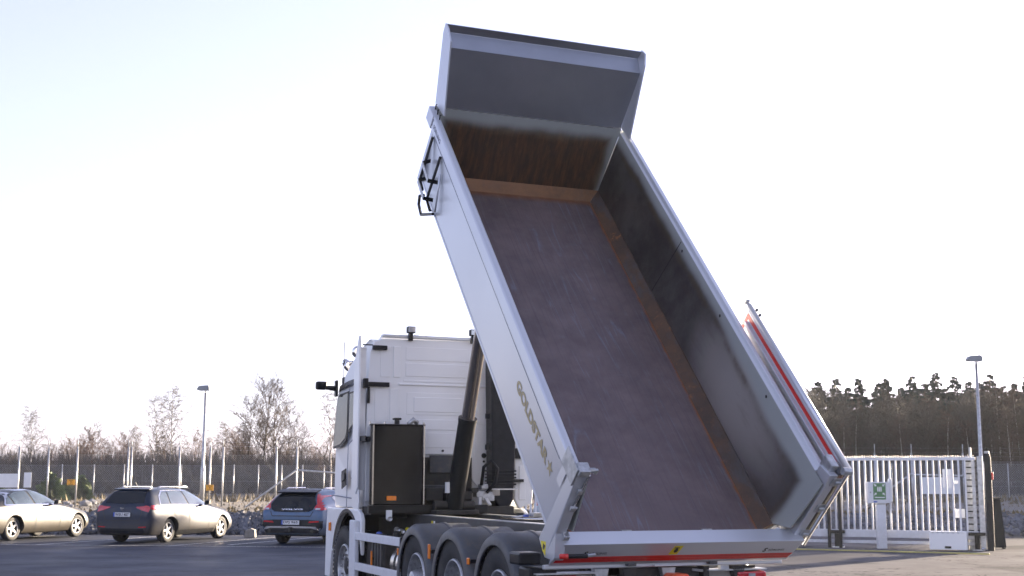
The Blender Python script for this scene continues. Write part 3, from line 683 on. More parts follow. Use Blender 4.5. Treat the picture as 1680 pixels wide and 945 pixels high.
# ------------------------------------------------------------------ cars
def inside(p, poly):
    c = False; n = len(poly)
    for i in range(n):
        a, b = poly[i], poly[i-1]
        if (a[1] > p[1]) != (b[1] > p[1]) and p[0] < (b[0]-a[0])*(p[1]-a[1])/(b[1]-a[1])+a[0]: c = not c
    return c
def decal(name, bvh, poly, side, mt, parent, off=.006, step=.07, thick=True):
    # poly in (u,v): side 'R': u=x v=z seen from +y ; 'L' ; 'B': u=y v=z seen from -x ; 'F' seen from +x
    out = []; n = len(poly)
    for i in range(n):
        a, b = Vector(poly[i]), Vector(poly[(i+1) % n]); k = max(1, int((b-a).length/step))
        out += [a.lerp(b, j/k) for j in range(k)]
    us = [p.x for p in out]; vs = [p.y for p in out]; inn = []
    u = min(us)+step/2
    while u < max(us):
        v = min(vs)+step/2
        while v < max(vs):
            if inside((u, v), out) and min((Vector((u, v))-p).length for p in out) > step*.35: inn.append(Vector((u, v)))
            v += step
        u += step
    m = len(out); res = delaunay_2d_cdt(out+inn, [], [list(range(m))], 1, 1e-5)
    V = []; ok = True
    for p in res[0]:
        if side in 'RL': o, d = Vector((p.x, 2 if side == 'L' else -2, p.y)), Vector((0, -1 if side == 'L' else 1, 0))
        else: o, d = Vector((-3 if side == 'B' else 7, p.x, p.y)), Vector((1 if side == 'B' else -1, 0, 0))
        h, nn, _, _ = bvh.ray_cast(o, d)
        if h is None: V.append(None); continue
        if nn.dot(d) > 0: nn = -nn
        V.append(h+nn*off)
    F = [f for f in res[2] if all(V[i] is not None for i in f)]
    used = sorted({i for f in F for i in f}); mp = {k: i for i, k in enumerate(used)}
    if not F: return None
    return MB().add([V[i] for i in used], [tuple(mp[i] for i in f) for f in F]).build(name, mt, parent, smooth=True)
def car(name, label, cat, paint, st, wb, wheel_r, wx, y_w, spec, group='parked cars'):
    e = empty(name, (0, 0, 0)); tag(e, label, cat, group)
    # hull loft; st rows: x, zb, yb, yw, zw, ybelt, zbelt, yroof, zroof, zcrown
    V = []; m = 11
    for (x, zb, yb, yw, zw, ybe, zbe, yr, zr, zc) in st:
        half = [(0, zb), (yb, zb), (yw*.995, zb+(zw-zb)*.35), (yw, zw), (ybe, zbe), (yr, zr)]
        ring = [(y, z) for y, z in half]+[(0, zc)]+[(-y, z) for y, z in half[:0:-1]]
        V += [(x, y, z) for y, z in ring]
    n = 12; k = len(st)
    F = [(i*n+j, i*n+(j+1) % n, (i+1)*n+(j+1) % n, (i+1)*n+j) for i in range(k-1) for j in range(n)]
    F += [tuple(range(n-1, -1, -1)), tuple((k-1)*n+j for j in range(n))]
    me = bpy.data.meshes.new('hull'); me.from_pydata(V, [], F)
    bm = bmesh.new(); bm.from_mesh(me); bmesh.ops.recalc_face_normals(bm, faces=bm.faces); cl = bm.edges.layers.float.new('crease_edge')
    bm.verts.ensure_lookup_table()
    for ed in bm.edges:
        a, b = ed.verts[0].index, ed.verts[1].index
        if abs(a-b) == n and (a % n) in (4, 8): ed[cl] = .45
        if abs(a-b) == n and (a % n) in (1, 11): ed[cl] = .6
        if abs(a-b) == n and (a % n) in (5, 7): ed[cl] = .35
        if a//n == b//n and (a//n in (0, k-1)): ed[cl] = .3
    bm.to_mesh(me); bm.free()
    o = bpy.data.objects.new('body', me); COL.objects.link(o)
    s = o.modifiers.new('s', 'SUBSURF'); s.levels = 3; s.render_levels = 3
    dg = bpy.context.evaluated_depsgraph_get(); dg.update()
    m1 = bpy.data.meshes.new_from_object(o.evaluated_get(dg)); bpy.data.objects.remove(o)
    bm = bmesh.new(); bm.from_mesh(m1); bvh = BVHTree.FromBMesh(bm); bm.free()
    o = bpy.data.objects.new('body', m1); COL.objects.link(o); m1.materials.clear(); m1.materials.append(M[paint]); m1.materials.append(M['under'])
    cb = MB()
    for x in (0, wb):
        for sg_ in (-1, 1):
            cb.lathe([(0, 0.0001), (0, wheel_r+.055), (.42, wheel_r+.055), (.42, .0001)], 40, Matrix.Translation((x, sg_*(y_w+.16), wheel_r)) @ Matrix.Rotation(-sg_*math.pi/2, 4, 'Z'))
    cut = cb.build('cut', M['under']); 
    bm = bmesh.new(); bm.from_mesh(cut.data); bmesh.ops.remove_doubles(bm, verts=bm.verts, dist=.0005); bmesh.ops.recalc_face_normals(bm, faces=bm.faces); bm.to_mesh(cut.data); bm.free()
    bo = o.modifiers.new('b', 'BOOLEAN'); bo.operation = 'DIFFERENCE'; bo.solver = 'EXACT'; bo.object = cut; bo.material_mode = 'TRANSFER'
    dg = bpy.context.evaluated_depsgraph_get(); dg.update(); m2 = bpy.data.meshes.new_from_object(o.evaluated_get(dg))
    bpy.data.objects.remove(o); bpy.data.objects.remove(cut)
    m2.polygons.foreach_set('use_smooth', [True]*len(m2.polygons)); m2.set_sharp_from_angle(angle=R(35))
    body = bpy.data.objects.new('body', m2); link(body, e); register(body, e)
    # wheels
    def wheel(x, sgn):
        w = MB(); r = wheel_r; T = [(-.095, r*.66), (-.105, r*.80), (-.098, r*.93), (-.075, r), (.075, r), (.098, r*.93), (.105, r*.80), (.095, r*.66)]
        pos = Matrix.Translation((x, sgn*(y_w-.10), r)) @ Matrix.Rotation(sgn*math.pi/2, 4, 'Z')
        t = w.lathe(T, 40).build('wheel', M['rubber'], e, auto=50, M=pos)
        rb = MB().lathe([(.088, r*.69), (.092, r*.66), (.085, r*.62), (.0, r*.60), (-.02, r*.5), (-.02, .0001)], 36)
        tr = rb.build('rim_well', M['frame'], t, auto=40)
        sp_ = MB().lathe([(.090, r*.665), (.098, r*.655), (.090, r*.60), (.075, r*.60)], 36); sp_.lathe([(.060, .0001), (.075, .035), (.07, .065), (.04, .07)], 20)
        for q in range(5):
            a = q*2*math.pi/5+.3; Mq = Matrix.Rotation(a, 4, 'X')
            sp_.prism([(-.036, .04), (.036, .04), (.026, r*.36), (.034, r*.62), (-.034, r*.62), (-.026, r*.36)], .050, .078, 'x', Mq)
        sp_.build('rim', M['alloy'], t, bevel=.006)
    for x in (0, wb):
        for sgn in (-1, 1): wheel(x, sgn)
    MB().box(.2, wb-.2, -.62, .62, .17, .27).build('underbody', M['under'], e)
    spec(e, bvh)
    return e
def plate(e, x, y0, z, txt, tilt=0.):
    p = MB().box(-.01, 0, -.26, .26, -.055, .055).build('number_plate', M['plate'], e, M=Matrix.Translation((x, y0, z)) @ Matrix.Rotation(tilt, 4, 'Y'))
    MB().box(-.0115, -.0101, .215, .26, -.055, .055).build('blue_band', M['blue'], p)
    text(txt, 'lettering', .42, .078, M['ink'], p, frame((-.0104, .20, -.039), (0, -1, 0), (0, 0, 1)), .015, .0015)
def line_decal(e, bvh, pts, side, w=.022, m='ink', name='seam', off=.007):
    for a, b in zip(pts, pts[1:]):
        a, b = Vector(a), Vector(b); d = (b-a).normalized(); n = Vector((-d.y, d.x))*w/2
        decal(name, bvh, [a-n, b-n, b+n, a+n], side, M[m], e, off, .05)
# --- estate
def estate_spec(e, h):
    for sd_ in 'RL':
        decal('window', h, [(-.42, 1.02), (-.34, 1.22), (-.16, 1.335), (.02, 1.345), (-.01, 1.03)], sd_, M['sideglass'], e, .008)
        decal('window', h, [(.05, 1.03), (.08, 1.35), (.62, 1.37), (.74, 1.35), (.84, 1.01)], sd_, M['sideglass'], e, .008)
        decal('window', h, [(.92, 1.01), (.83, 1.355), (1.15, 1.35), (1.55, 1.20), (1.86, 1.02), (1.80, .985)], sd_, M['sideglass'], e, .008)
        line_decal(e, h, [(-.46, 1.00), (-.37, 1.235), (-.17, 1.365), (.4, 1.385), (.9, 1.378), (1.18, 1.365), (1.6, 1.21), (1.92, 1.01)], sd_, .034, 'chrome', 'window_trim', .010)
        line_decal(e, h, [(-.46, 1.0), (.4, .995), (1.8, .97)], sd_, .028, 'chrome', 'window_trim', .010)
        line_decal(e, h, [(.88, .98), (.90, .6), (.88, .30)], sd_); line_decal(e, h, [(1.86, .96), (1.9, .6), (1.86, .30)], sd_); line_decal(e, h, [(-.02, .97), (.22, .72), (.36, .5), (.40, .32)], sd_)
        for x in (.30, 1.20): decal('door_handle', h, [(x, .87), (x+.17, .88), (x+.17, .905), (x, .90)], sd_, M['ink'], e, .028)
        s = -1 if sd_ == 'R' else 1
        MB().add(*wedge(1.68, s*.86, s*1.02, .97, 1.10, .16)).build('door_mirror', M['black'], e, bevel=.02)
        line_decal(e, h, [(.38, .27), (2.2, .27)], sd_, .10, 'black', 'sill_trim', .004)
    decal('rear_window', h, [(-.60, 1.06), (-.52, 1.34), (0, 1.365), (.52, 1.34), (.60, 1.06), (0, 1.03)], 'B', M['glass'], e, .008)
    for s in (1, -1):
        decal('tail_lamp', h, [(s*.40, .955), (s*.84, .99), (s*.86, .92), (s*.80, .82), (s*.62, .86), (s*.42, .93)], 'B', M['redlens'], e, .012)
        decal('tail_lamp', h, [(-.90, .90), (-.90, .995), (-.62, 1.00), (-.70, .86)], 'R' if s > 0 else 'L', M['redlens'], e, .012)
        decal('reflector', h, [(s*.52, .415), (s*.74, .425), (s*.74, .45), (s*.52, .44)], 'B', M['redlens'], e, .012)
    decal('rear_bumper_trim', h, [(-.70, .30), (.70, .30), (.66, .39), (-.66, .39)], 'B', M['black'], e, .01)
    line_decal(e, h, [(-.56, 1.0), (-.60, .80), (-.52, .60), (.52, .60), (.60, .80), (.56, 1.0)], 'B')
    plate(e, -.985, .0, .755, 'WEU 487'); text('KIA', 'badge', .11, .045, M['chrome'], e, frame((-.978, .055, .90), (0, -1, 0), (0, 0, 1)), .01, .004)
    MB().prism([(-.62, 1.425), (-.42, 1.455), (-.40, 1.43), (-.60, 1.395)], -.56, .56, 'y').build('roof_spoiler', M['car_estate'], e, bevel=.01)
    for s in (-1, 1): MB().tube([(-.25, s*.56, 1.445), (-.15, s*.57, 1.485), (1.1, s*.58, 1.478), (1.25, s*.565, 1.43)], .016, 6).build('roof_rail', M['chrome'], e, smooth=True)
    MB().tube([(-.30, 0, 1.46), (-.44, 0, 1.60)], .006, 5).build('antenna', M['ink'], e)
def wedge(x, y0, y1, z0, z1, d):
    vs = [(x-d*.5, y0, z0), (x+d*.5, y0, z0), (x+d*.4, y0, z1), (x-d*.3, y0, z1), (x-d*.55, y1, z0+.01), (x+d*.45, y1, z0+.02), (x+d*.3, y1, z1), (x-d*.4, y1, z1)]
    return vs, [(0, 1, 2, 3), (4, 7, 6, 5), (0, 4, 5, 1), (1, 5, 6, 2), (2, 6, 7, 3), (3, 7, 4, 0)]
ST_E = [  # x, zb, yb, yw, zw, ybelt, zbelt, yroof, zroof, zcrown
 (-.96, .34, .60, .72, .52, .74, .70, .66, .76, .77), (-.94, .27, .70, .82, .58, .83, .84, .74, .90, .91), (-.88, .23, .74, .875, .66, .85, .98, .72, 1.06, 1.08),
 (-.72, .20, .76, .89, .68, .84, 1.0, .63, 1.27, 1.30), (-.58, .20, .76, .89, .68, .83, 1.0, .60, 1.40, 1.435), (-.2, .20, .76, .89, .68, .83, 1.0, .60, 1.425, 1.475), (.6, .19, .76, .89, .64, .835, .985, .60, 1.43, 1.485),
 (1.1, .19, .76, .89, .62, .835, .97, .59, 1.41, 1.46), (1.45, .19, .76, .89, .62, .83, .96, .62, 1.29, 1.33), (1.85, .19, .76, .89, .62, .83, .95, .70, 1.05, 1.10), (2.05, .20, .76, .88, .62, .80, .93, .68, .975, 1.02),
 (2.6, .20, .76, .885, .62, .76, .87, .60, .90, .94), (3.1, .21, .72, .85, .56, .72, .78, .55, .80, .83), (3.4, .24, .62, .72, .50, .62, .66, .48, .69, .71), (3.54, .30, .42, .50, .48, .44, .58, .34, .60, .62)]
# --- sedan
def sedan_spec(e, h):
    for sd_ in 'RL':
        decal('window', h, [(-.33, .985), (-.16, 1.14), (-.06, 1.215), (-.03, .99)], sd_, M['sideglass'], e, .008)
        decal('window', h, [(.02, .99), (-.01, 1.235), (.30, 1.325), (.66, 1.345), (.80, .985)], sd_, M['sideglass'], e, .008)
        decal('window', h, [(.87, .985), (.74, 1.345), (1.10, 1.33), (1.50, 1.18), (1.82, .995)], sd_, M['sideglass'], e, .008)
        line_decal(e, h, [(-.38, .97), (-.18, 1.155), (.0, 1.27), (.28, 1.355), (.7, 1.375), (1.12, 1.358), (1.54, 1.195), (1.88, .98)], sd_, .034, 'chrome', 'window_trim', .010)
        line_decal(e, h, [(-.38, .97), (.7, .968), (1.86, .965)], sd_, .034, 'chrome', 'window_trim', .010)
        line_decal(e, h, [(.83, .96), (.86, .6), (.84, .28)], sd_); line_decal(e, h, [(1.86, .95), (1.92, .6), (1.86, .28)], sd_); line_decal(e, h, [(-.05, .95), (.2, .70), (.36, .45), (.40, .30)], sd_)
        line_decal(e, h, [(.36, .50), (2.2, .50)], sd_, .012, 'ink', 'side_moulding', .006)
        for x in (.26, 1.16): decal('door_handle', h, [(x, .845), (x+.18, .855), (x+.18, .885), (x, .875)], sd_, M['chrome'], e, .028)
        s = -1 if sd_ == 'R' else 1
        MB().add(*wedge(1.64, s*.86, s*1.02, .96, 1.09, .16)).build('door_mirror', M['black'], e, bevel=.02)
    decal('rear_window', h, [(-.56, 1.06), (-.48, 1.26), (.48, 1.26), (.56, 1.06)], 'B', M['glass'], e, .008)
    for s in (1, -1): decal('tail_lamp', h, [(s*.5, .80), (s*.82, .82), (s*.82, .68), (s*.52, .68)], 'B', M['redlens'], e, .012)
    plate(e, -1.10, .0, .62, 'KLR 201')
ST_S = [(-1.08, .34, .55, .70, .50, .72, .70, .62, .84, .86), (-1.04, .26, .68, .82, .56, .82, .86, .70, .95, .97), (-.9, .22, .74, .88, .62, .83, .92, .70, .98, 1.0),
 (-.62, .20, .76, .89, .64, .83, .95, .70, 1.01, 1.04), (-.3, .19, .76, .89, .64, .83, .965, .65, 1.13, 1.18), (.1, .19, .76, .89, .62, .83, .965, .59, 1.31, 1.36), (.6, .18, .76, .89, .60, .83, .96, .58, 1.385, 1.425),
 (1.05, .18, .76, .89, .60, .83, .955, .58, 1.375, 1.415), (1.45, .18, .76, .89, .60, .83, .95, .62, 1.24, 1.28), (1.85, .18, .76, .89, .60, .83, .94, .70, 1.02, 1.07), (2.1, .19, .76, .88, .60, .80, .92, .68, .955, .99),
 (2.6, .20, .76, .885, .60, .76, .86, .60, .885, .92), (3.1, .21, .72, .86, .56, .72, .77, .55, .80, .82), (3.42, .24, .62, .72, .50, .62, .65, .48, .68, .70), (3.56, .30, .42, .50, .48, .44, .58, .34, .60, .62)]
# --- hatchback
def hatch_spec(e, h):
    for sd_ in 'RL':
        decal('window', h, [(.10, 1.04), (.02, 1.20), (.25, 1.29), (.62, 1.33), (.78, 1.02)], sd_, M['sideglass'], e, .008)
        decal('window', h, [(.86, 1.02), (.72, 1.335), (1.10, 1.33), (1.50, 1.19), (1.82, 1.02)], sd_, M['sideglass'], e, .008)
        line_decal(e, h, [(.82, .98), (.86, .6), (.84, .32)], sd_)
        s = -1 if sd_ == 'R' else 1
        MB().add(*wedge(1.66, s*.86, s*1.02, .99, 1.12, .16)).build('door_mirror', M['black'], e, bevel=.02)
        line_decal(e, h, [(.38, .30), (2.2, .30)], sd_, .14, 'black', 'sill_trim', .004)
    decal('rear_window', h, [(-.60, .90), (-.66, 1.04), (-.50, 1.33), (0, 1.37), (.50, 1.33), (.66, 1.04), (.60, .90), (.50, .85), (0, .835), (-.50, .85)], 'B', M['glass'], e, .010, .06)
    for s in (1, -1):
        decal('tail_lamp', h, [(s*.56, 1.30), (s*.66, 1.30), (s*.74, 1.10), (s*.86, 1.02), (s*.885, .93), (s*.86, .885), (s*.66, .90), (s*.64, .97), (s*.68, 1.05)], 'B', M['redlens'], e, .016, .04)
        decal('tail_lamp', h, [(-.80, .89), (-.80, 1.00), (-.64, .95), (-.62, .90)], 'R' if s > 0 else 'L', M['redlens'], e, .013)
        decal('lamp_lens', h, [(s*.66, .895), (s*.80, .895), (s*.80, .935), (s*.68, .94)], 'B', M['lens'], e, .022)
        decal('reflector', h, [(s*.50, .565), (s*.80, .585), (s*.80, .62), (s*.54, .61)], 'B', M['redlens'], e, .016)
        decal('exhaust', h, [(s*.62+.05*math.cos(k*.628), .36+.05*math.sin(k*.628)) for k in range(10)], 'B', M['under'], e, .03, .03)
    decal('bumper_trim', h, [(-.86, .30), (.86, .30), (.88, .62), (.50, .645), (-.50, .645), (-.88, .62)], 'B', M['black'], e, .008)
    decal('skid_plate', h, [(-.80, .38), (-.72, .47), (0, .485), (.72, .47), (.80, .38), (.70, .40), (.60, .43), (-.60, .43), (-.70, .40)], 'B', M['chrome'], e, .02, .05)
    line_decal(e, h, [(-.62, .86), (-.56, .74), (.56, .74), (.62, .86)], 'B')
    plate(e, -.945, .0, .575, 'DPJ 965'); text('VOLVO', 'badge', .62, .036, M['chrome'], e, frame((-.862, .31, .895), (0, -1, 0), (.25, 0, 1)), .01, .006)
    MB().box(-1.0, -.9, -.03, .03, .33, .46).build('tow_hitch', M['ink'], e, bevel=.01)
    MB().prism([(-.66, 1.36), (-.34, 1.435), (-.32, 1.40), (-.62, 1.325)], -.58, .58, 'y').build('roof_spoiler', M['black'], e, bevel=.012)
    for s in (-1, 1): MB().tube([(-.15, s*.55, 1.42), (-.05, s*.56, 1.46), (1.0, s*.58, 1.46), (1.15, s*.565, 1.41)], .016, 6).build('roof_rail', M['chrome'], e, smooth=True)
    MB().prism([(-.1, 1.452), (.12, 1.458), (.02, 1.49), (-.08, 1.50)], -.012, .012, 'y').build('antenna', M['black'], e)
ST_H = [(-.90, .34, .60, .74, .50, .76, .68, .66, .74, .745), (-.89, .28, .70, .84, .58, .85, .76, .74, .82, .83), (-.83, .25, .74, .885, .66, .86, .88, .72, .93, .95), (-.74, .23, .76, .895, .70, .87, .95, .66, 1.12, 1.15),
 (-.58, .23, .76, .90, .72, .86, .99, .60, 1.29, 1.33), (-.40, .22, .76, .90, .72, .84, 1.02, .58, 1.37, 1.41), (.1, .22, .76, .89, .70, .83, 1.03, .58, 1.40, 1.45), (.6, .21, .76, .885, .66, .83, 1.01, .59, 1.41, 1.46),
 (1.1, .21, .76, .885, .64, .83, .99, .59, 1.38, 1.43), (1.45, .21, .76, .885, .64, .83, .98, .62, 1.26, 1.31), (1.85, .21, .76, .885, .64, .83, .97, .70, 1.06, 1.11), (2.1, .22, .76, .88, .64, .80, .96, .68, 1.0, 1.04),
 (2.6, .22, .76, .885, .64, .76, .88, .60, .92, .96), (3.0, .23, .72, .85, .58, .72, .78, .55, .80, .84), (3.3, .26, .62, .72, .52, .62, .66, .48, .69, .71), (3.42, .32, .42, .50, .50, .44, .58, .34, .60, .62)]
def put(e, p_rr, p_fr, yw):
    # align so that the right wheel contact points (rear, front) fall at the measured ground points
    p, q = Vector(p_rr), Vector(p_fr); d = (q-p).normalized(); right = Vector((d.y, -d.x))
    o = p-right*(yw-.08); e.location = (o.x, o.y, 0); e.rotation_euler = (0, 0, math.atan2(d.y, d.x))
c1 = car('sedan', 'dusty grey-beige sedan with chrome window trim cut off by the left photo edge', 'car', 'car_sedan', ST_S, 2.75, .325, 0, .80, sedan_spec); put(c1, (-13.85, 36.6), (-12.92, 39.2), .80)
c2 = car('estate_car', 'dark navy estate car with dusty side and roof rails, plate WEU 487', 'car', 'car_estate', ST_E, 2.65, .32, 0, .80, estate_spec); put(c2, (-9.33, 35.75), (-8.44, 38.3), .80)
c3 = car('hatchback', 'blue-grey hatchback with silver skid plate parked beside the truck cab', 'car', 'car_hatch', ST_H, 2.65, .335, 0, .80, hatch_spec); put(c3, (-4.80, 35.25), (-3.95, 37.8), .80)
c4 = copy_tree(c2); tag(c4, 'pale blue car beyond the gate bars, only its left tail lamp showing behind the tipper', 'car', 'parked cars')
c4.location = (1.55, 41.4, 0); c4.location = (1.75, 42.6, .05); c4.rotation_euler = (0, 0, math.atan2(1, .25))
for ch in KIDS.get(c4.name, []):
    if ch.name.startswith('body') or ch.name.startswith('roof_spoiler'):
        ch.data = ch.data.copy(); ch.data.materials[0] = M['car_far']
# ------------------------------------------------------------------ tipper truck
OT = (1.4295, 12.1283, 0); YAW = .3942; TAU = .8273; Z0 = 1.2182
truck = empty('tipper_truck', OT, YAW)
tag(truck, 'white four axle tipper truck with its silver bucket raised and rear gate swung open', 'truck')
BM = Matrix.Translation((0, 0, Z0)) @ Matrix.Rotation(TAU, 4, 'X')      # bucket frame: x across, y forward along floor, z off the floor
def T(mb, name, m, **k): return mb.build(name, M[m], truck, **k)
def B(mb, name, m, **k): return mb.build(name, M[m], truck, M=BM, **k)
# bucket floor, chamfers, walls
L, wf, wi, ch, wt, hw = 5.27, .979, 1.086, .106, 1.1765, .855
fl_ = B(MB().add([(-wf, 0, 0), (wf, 0, 0), (wf, L, 0), (-wf, L, 0), (-wf, 0, -.03), (wf, 0, -.03), (wf, L, -.03), (-wf, L, -.03)], [(0, 1, 2, 3), (7, 6, 5, 4), (0, 4, 5, 1), (1, 5, 6, 2), (2, 6, 7, 3), (3, 7, 4, 0)]), 'bucket_floor', 'floor')
cf = 5.376
for s in (-1, 1):
    B(MB().add([(s*(wf+.0005), 0, .0), (s*(wf+.0005), L, .0), (s*wi, cf, ch), (s*wi, 0, ch), (s*(wf+.02), 0, -.03), (s*(wf+.02), L, -.03), (s*(wi+.02), cf, ch-.02), (s*(wi+.02), 0, ch-.02)], [(0, 1, 2, 3), (4, 7, 6, 5), (0, 3, 7, 4)]), 'floor_chamfer', 'rust')
B(MB().add([(-wf, L, .0), (wf, L, .0), (wi, cf, ch), (-wi, cf, ch), (-wf, L+.02, -.03), (wf, L+.02, -.03), (wi, cf+.02, ch-.02), (-wi, cf+.02, ch-.02)], [(0, 1, 2, 3), (4, 7, 6, 5)]), 'front_chamfer', 'rustfront')
FT = 5.56; hf = .905
B(MB().add([(-wi, cf, ch), (wi, cf, ch), (wt+.004, FT, hf), (-wt-.004, FT, hf), (-wi, cf+.05, ch), (wi, cf+.05, ch), (wt, FT+.05, hf), (-wt, FT+.05, hf)], [(0, 1, 2, 3), (7, 6, 5, 4), (3, 2, 6, 7), (0, 4, 5, 1), (1, 5, 6, 2), (0, 3, 7, 4)]), 'front_wall', 'fw')
B(MB().add([(-1.16, cf+.055, -.02), (1.16, cf+.055, -.02), (1.20, FT+.056, hf-.004), (-1.20, FT+.056, hf-.004), (-1.16, cf+.07, -.02), (1.16, cf+.07, -.02), (1.20, FT+.07, hf-.004), (-1.20, FT+.07, hf-.004)], [(0, 1, 2, 3), (7, 6, 5, 4), (3, 2, 6, 7), (0, 4, 5, 1), (1, 5, 6, 2), (0, 3, 7, 4)]), 'front_skin', 'silver')
B(MB().box(-1.165, 1.165, .0, cf+.06, -.055, -.034), 'bottom_skin', 'silver')
def side(s):
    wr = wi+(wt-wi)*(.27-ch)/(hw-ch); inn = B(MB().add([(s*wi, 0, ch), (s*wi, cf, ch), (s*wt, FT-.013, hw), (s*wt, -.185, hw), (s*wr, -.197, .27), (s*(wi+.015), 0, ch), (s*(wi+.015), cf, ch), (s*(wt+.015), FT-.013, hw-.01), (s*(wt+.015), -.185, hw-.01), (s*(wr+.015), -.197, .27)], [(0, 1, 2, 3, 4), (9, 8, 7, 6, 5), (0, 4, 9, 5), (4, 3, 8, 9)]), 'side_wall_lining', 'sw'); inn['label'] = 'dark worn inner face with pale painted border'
    # outer skin: rail band above the seam, main face below leaning in towards the floor
    out = MB(); w1, n1, w2, n2 = 1.262, .728, 1.20, .045
    out.add([(s*w1, .0, n1), (s*w1, 5.372, n1), (s*w2, 5.36, n2), (s*w2, .0, n2), (s*(w1-.03), .0, n1), (s*(w1-.03), 5.372, n1), (s*(w2-.03), 5.36, n2), (s*(w2-.03), .0, n2)], [(0, 1, 2, 3), (7, 6, 5, 4), (1, 5, 6, 2), (0, 3, 7, 4), (3, 2, 6, 7), (0, 4, 5, 1)])
    sk = B(out, 'side_wall', 'silver')
    # bottom edge strip
    B(MB().prism([(s*1.204, .012), (s*1.204, .042), (s*1.16, .042), (s*1.10, -.05), (s*1.13, -.055)], .03, 5.36, 'y'), 'bottom_flange', 'silver', bevel=.004)
    rail = MB().prism([(s*1.268, .736), (s*1.277, .76), (s*1.277, .882), (s*1.265, .900), (s*1.215, .905), (s*1.200, .868), (s*1.1775, .855), (s*1.1775, .80), (s*1.235, .736)], -.02, FT+.035, 'y')
    rl = B(rail, 'top_rail', 'silver', bevel=.006)
    if s < 0: B(MB().box(s*1.165, s*1.262, 5.30, 5.372, .046, .72), 'front_corner_post', 'silver')
    else: B(MB().box(s*1.165, s*1.262, 5.30, 5.47, .046, .72), 'front_corner_post', 'silver')
    # rear post
    po = MB().add([(s*1.272, -.002, -.05), (s*1.272, -.20, -.07), (s*1.272, -.335, .05), (s*1.272, -.335, .085), (s*1.272, -.205, .25), (s*1.285, -.165, .80), (s*1.285, -.15, .97), (s*1.285, -.02, .93),
                   (s*1.175, -.002, -.05), (s*1.175, -.20, -.07), (s*1.175, -.335, .05), (s*1.175, -.335, .085), (s*1.175, -.205, .25), (s*1.185, -.165, .80), (s*1.185, -.15, .97), (s*1.185, -.02, .93)],
                  [(0, 1, 2, 3, 4, 5, 6, 7), (15, 14, 13, 12, 11, 10, 9, 8)]+[(i, (i+1) % 8, 8+(i+1) % 8, 8+i) for i in range(8)])
    if s > 0: po = MB().prism([(-.002, .02), (-.20, .10), (-.205, .80), (-.19, .97), (-.02, .93)], 1.195, 1.285, 'x')
    p = B(po, 'rear_post', 'silver', bevel=.004)
    return inn, sk, rl, p
_, skL, rlL, poL = side(-1); _, skR, rlR, poR = side(1)
# weld seams inside right wall
MB().tube([(wi-.003, 0.05, .112), (wi-.003, cf-.02, .112)], .006, 4).build('weld_seam', M['rust'], fl_)
for y_ in (3.4,): MB().add([(wi-.002, y_, ch+.02), (wi-.002, y_+.012, ch+.02), (wt-.003, y_+.012, .84), (wt-.003, y_, .84)], [(0, 1, 2, 3)]).build('plate_joint', M['under'], fl_)
# drilled marks on the lining
for y_, z_ in ((2.2, .80), (3.3, .79), (1.0, .80)): MB().lathe([(0, .0001), (.004, .018), (.006, .0001)], 8, Matrix.Translation((wt-.012, y_, z_)) @ Matrix.Rotation(math.pi, 4, 'Z')).build('bolt_hole', M['ink'], fl_)
# underside: longitudinal beams and cross ribs
for s in (-1, 1): B(MB().box(s*.42-.05, s*.42+.05, .02, 5.2, -.24, -.032), 'subframe_beam', 'silver', bevel=.005)
for k in range(9): B(MB().box(-.365, .365, .25+.58*k, .31+.58*k, -.16, -.033), 'cross_rib', 'silver')
B(MB().box(-1.02, 1.02, cf+.03, cf+.10, .0, .08), 'front_beam', 'silver')
# cab shield
P0, P1, P2, P3 = (5.575, .912), (5.715, 1.61), (5.90, 1.702), (5.895, 1.80)
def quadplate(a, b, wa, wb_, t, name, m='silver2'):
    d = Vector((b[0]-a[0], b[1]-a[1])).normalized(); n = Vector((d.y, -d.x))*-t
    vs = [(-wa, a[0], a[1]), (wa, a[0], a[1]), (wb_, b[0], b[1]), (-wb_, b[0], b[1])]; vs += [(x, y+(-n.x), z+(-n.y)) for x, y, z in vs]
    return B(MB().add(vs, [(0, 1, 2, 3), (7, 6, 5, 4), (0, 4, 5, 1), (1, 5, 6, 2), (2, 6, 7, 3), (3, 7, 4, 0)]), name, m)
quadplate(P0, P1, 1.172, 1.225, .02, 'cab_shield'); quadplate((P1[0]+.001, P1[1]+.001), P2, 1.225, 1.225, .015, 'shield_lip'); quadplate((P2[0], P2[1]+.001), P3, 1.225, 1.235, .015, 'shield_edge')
MB().tube([(-1.172, 5.565, .91), (1.172, 5.565, .91)], .006, 5).build('fold_edge', M['steel'], fl_)
for s in (-1, 1):
    w0, w1 = (1.180, 1.235)
    pts = [(5.30, .93), (5.655, .905), (5.93, 1.68), (5.915, 1.815), (5.80, 1.83), (5.70, 1.73)] if s > 0 else [(5.27, .975), (5.655, .905), (5.93, 1.68), (5.915, 1.80), (5.80, 1.80), (5.62, 1.735)]
    def ww(n): return w0+(w1-w0)*(n-.9)/.9
    vs = [(s*ww(n), y, n) for y, n in pts]+[(s*(ww(n)+.018), y, n) for y, n in pts]; q = len(pts)
    B(MB().add(vs, [tuple(range(q)), tuple(range(2*q-1, q-1, -1))]+[(i, (i+1) % q, q+(i+1) % q, q+i) for i in range(q)]), 'shield_wing', 'silver')
# little hooks on the front of the left rail
for k in range(3): MB().tube([(-1.23, 5.30+.11*k, .905), (-1.23, 5.32+.11*k, .955), (-1.23, 5.29+.11*k, .975)], .007, 5).build('hook', M['black'], rlL)
B(MB().box(-1.285, -1.262, 5.372, 5.60, .73, .90), 'rail_nose', 'silver', bevel=.01)
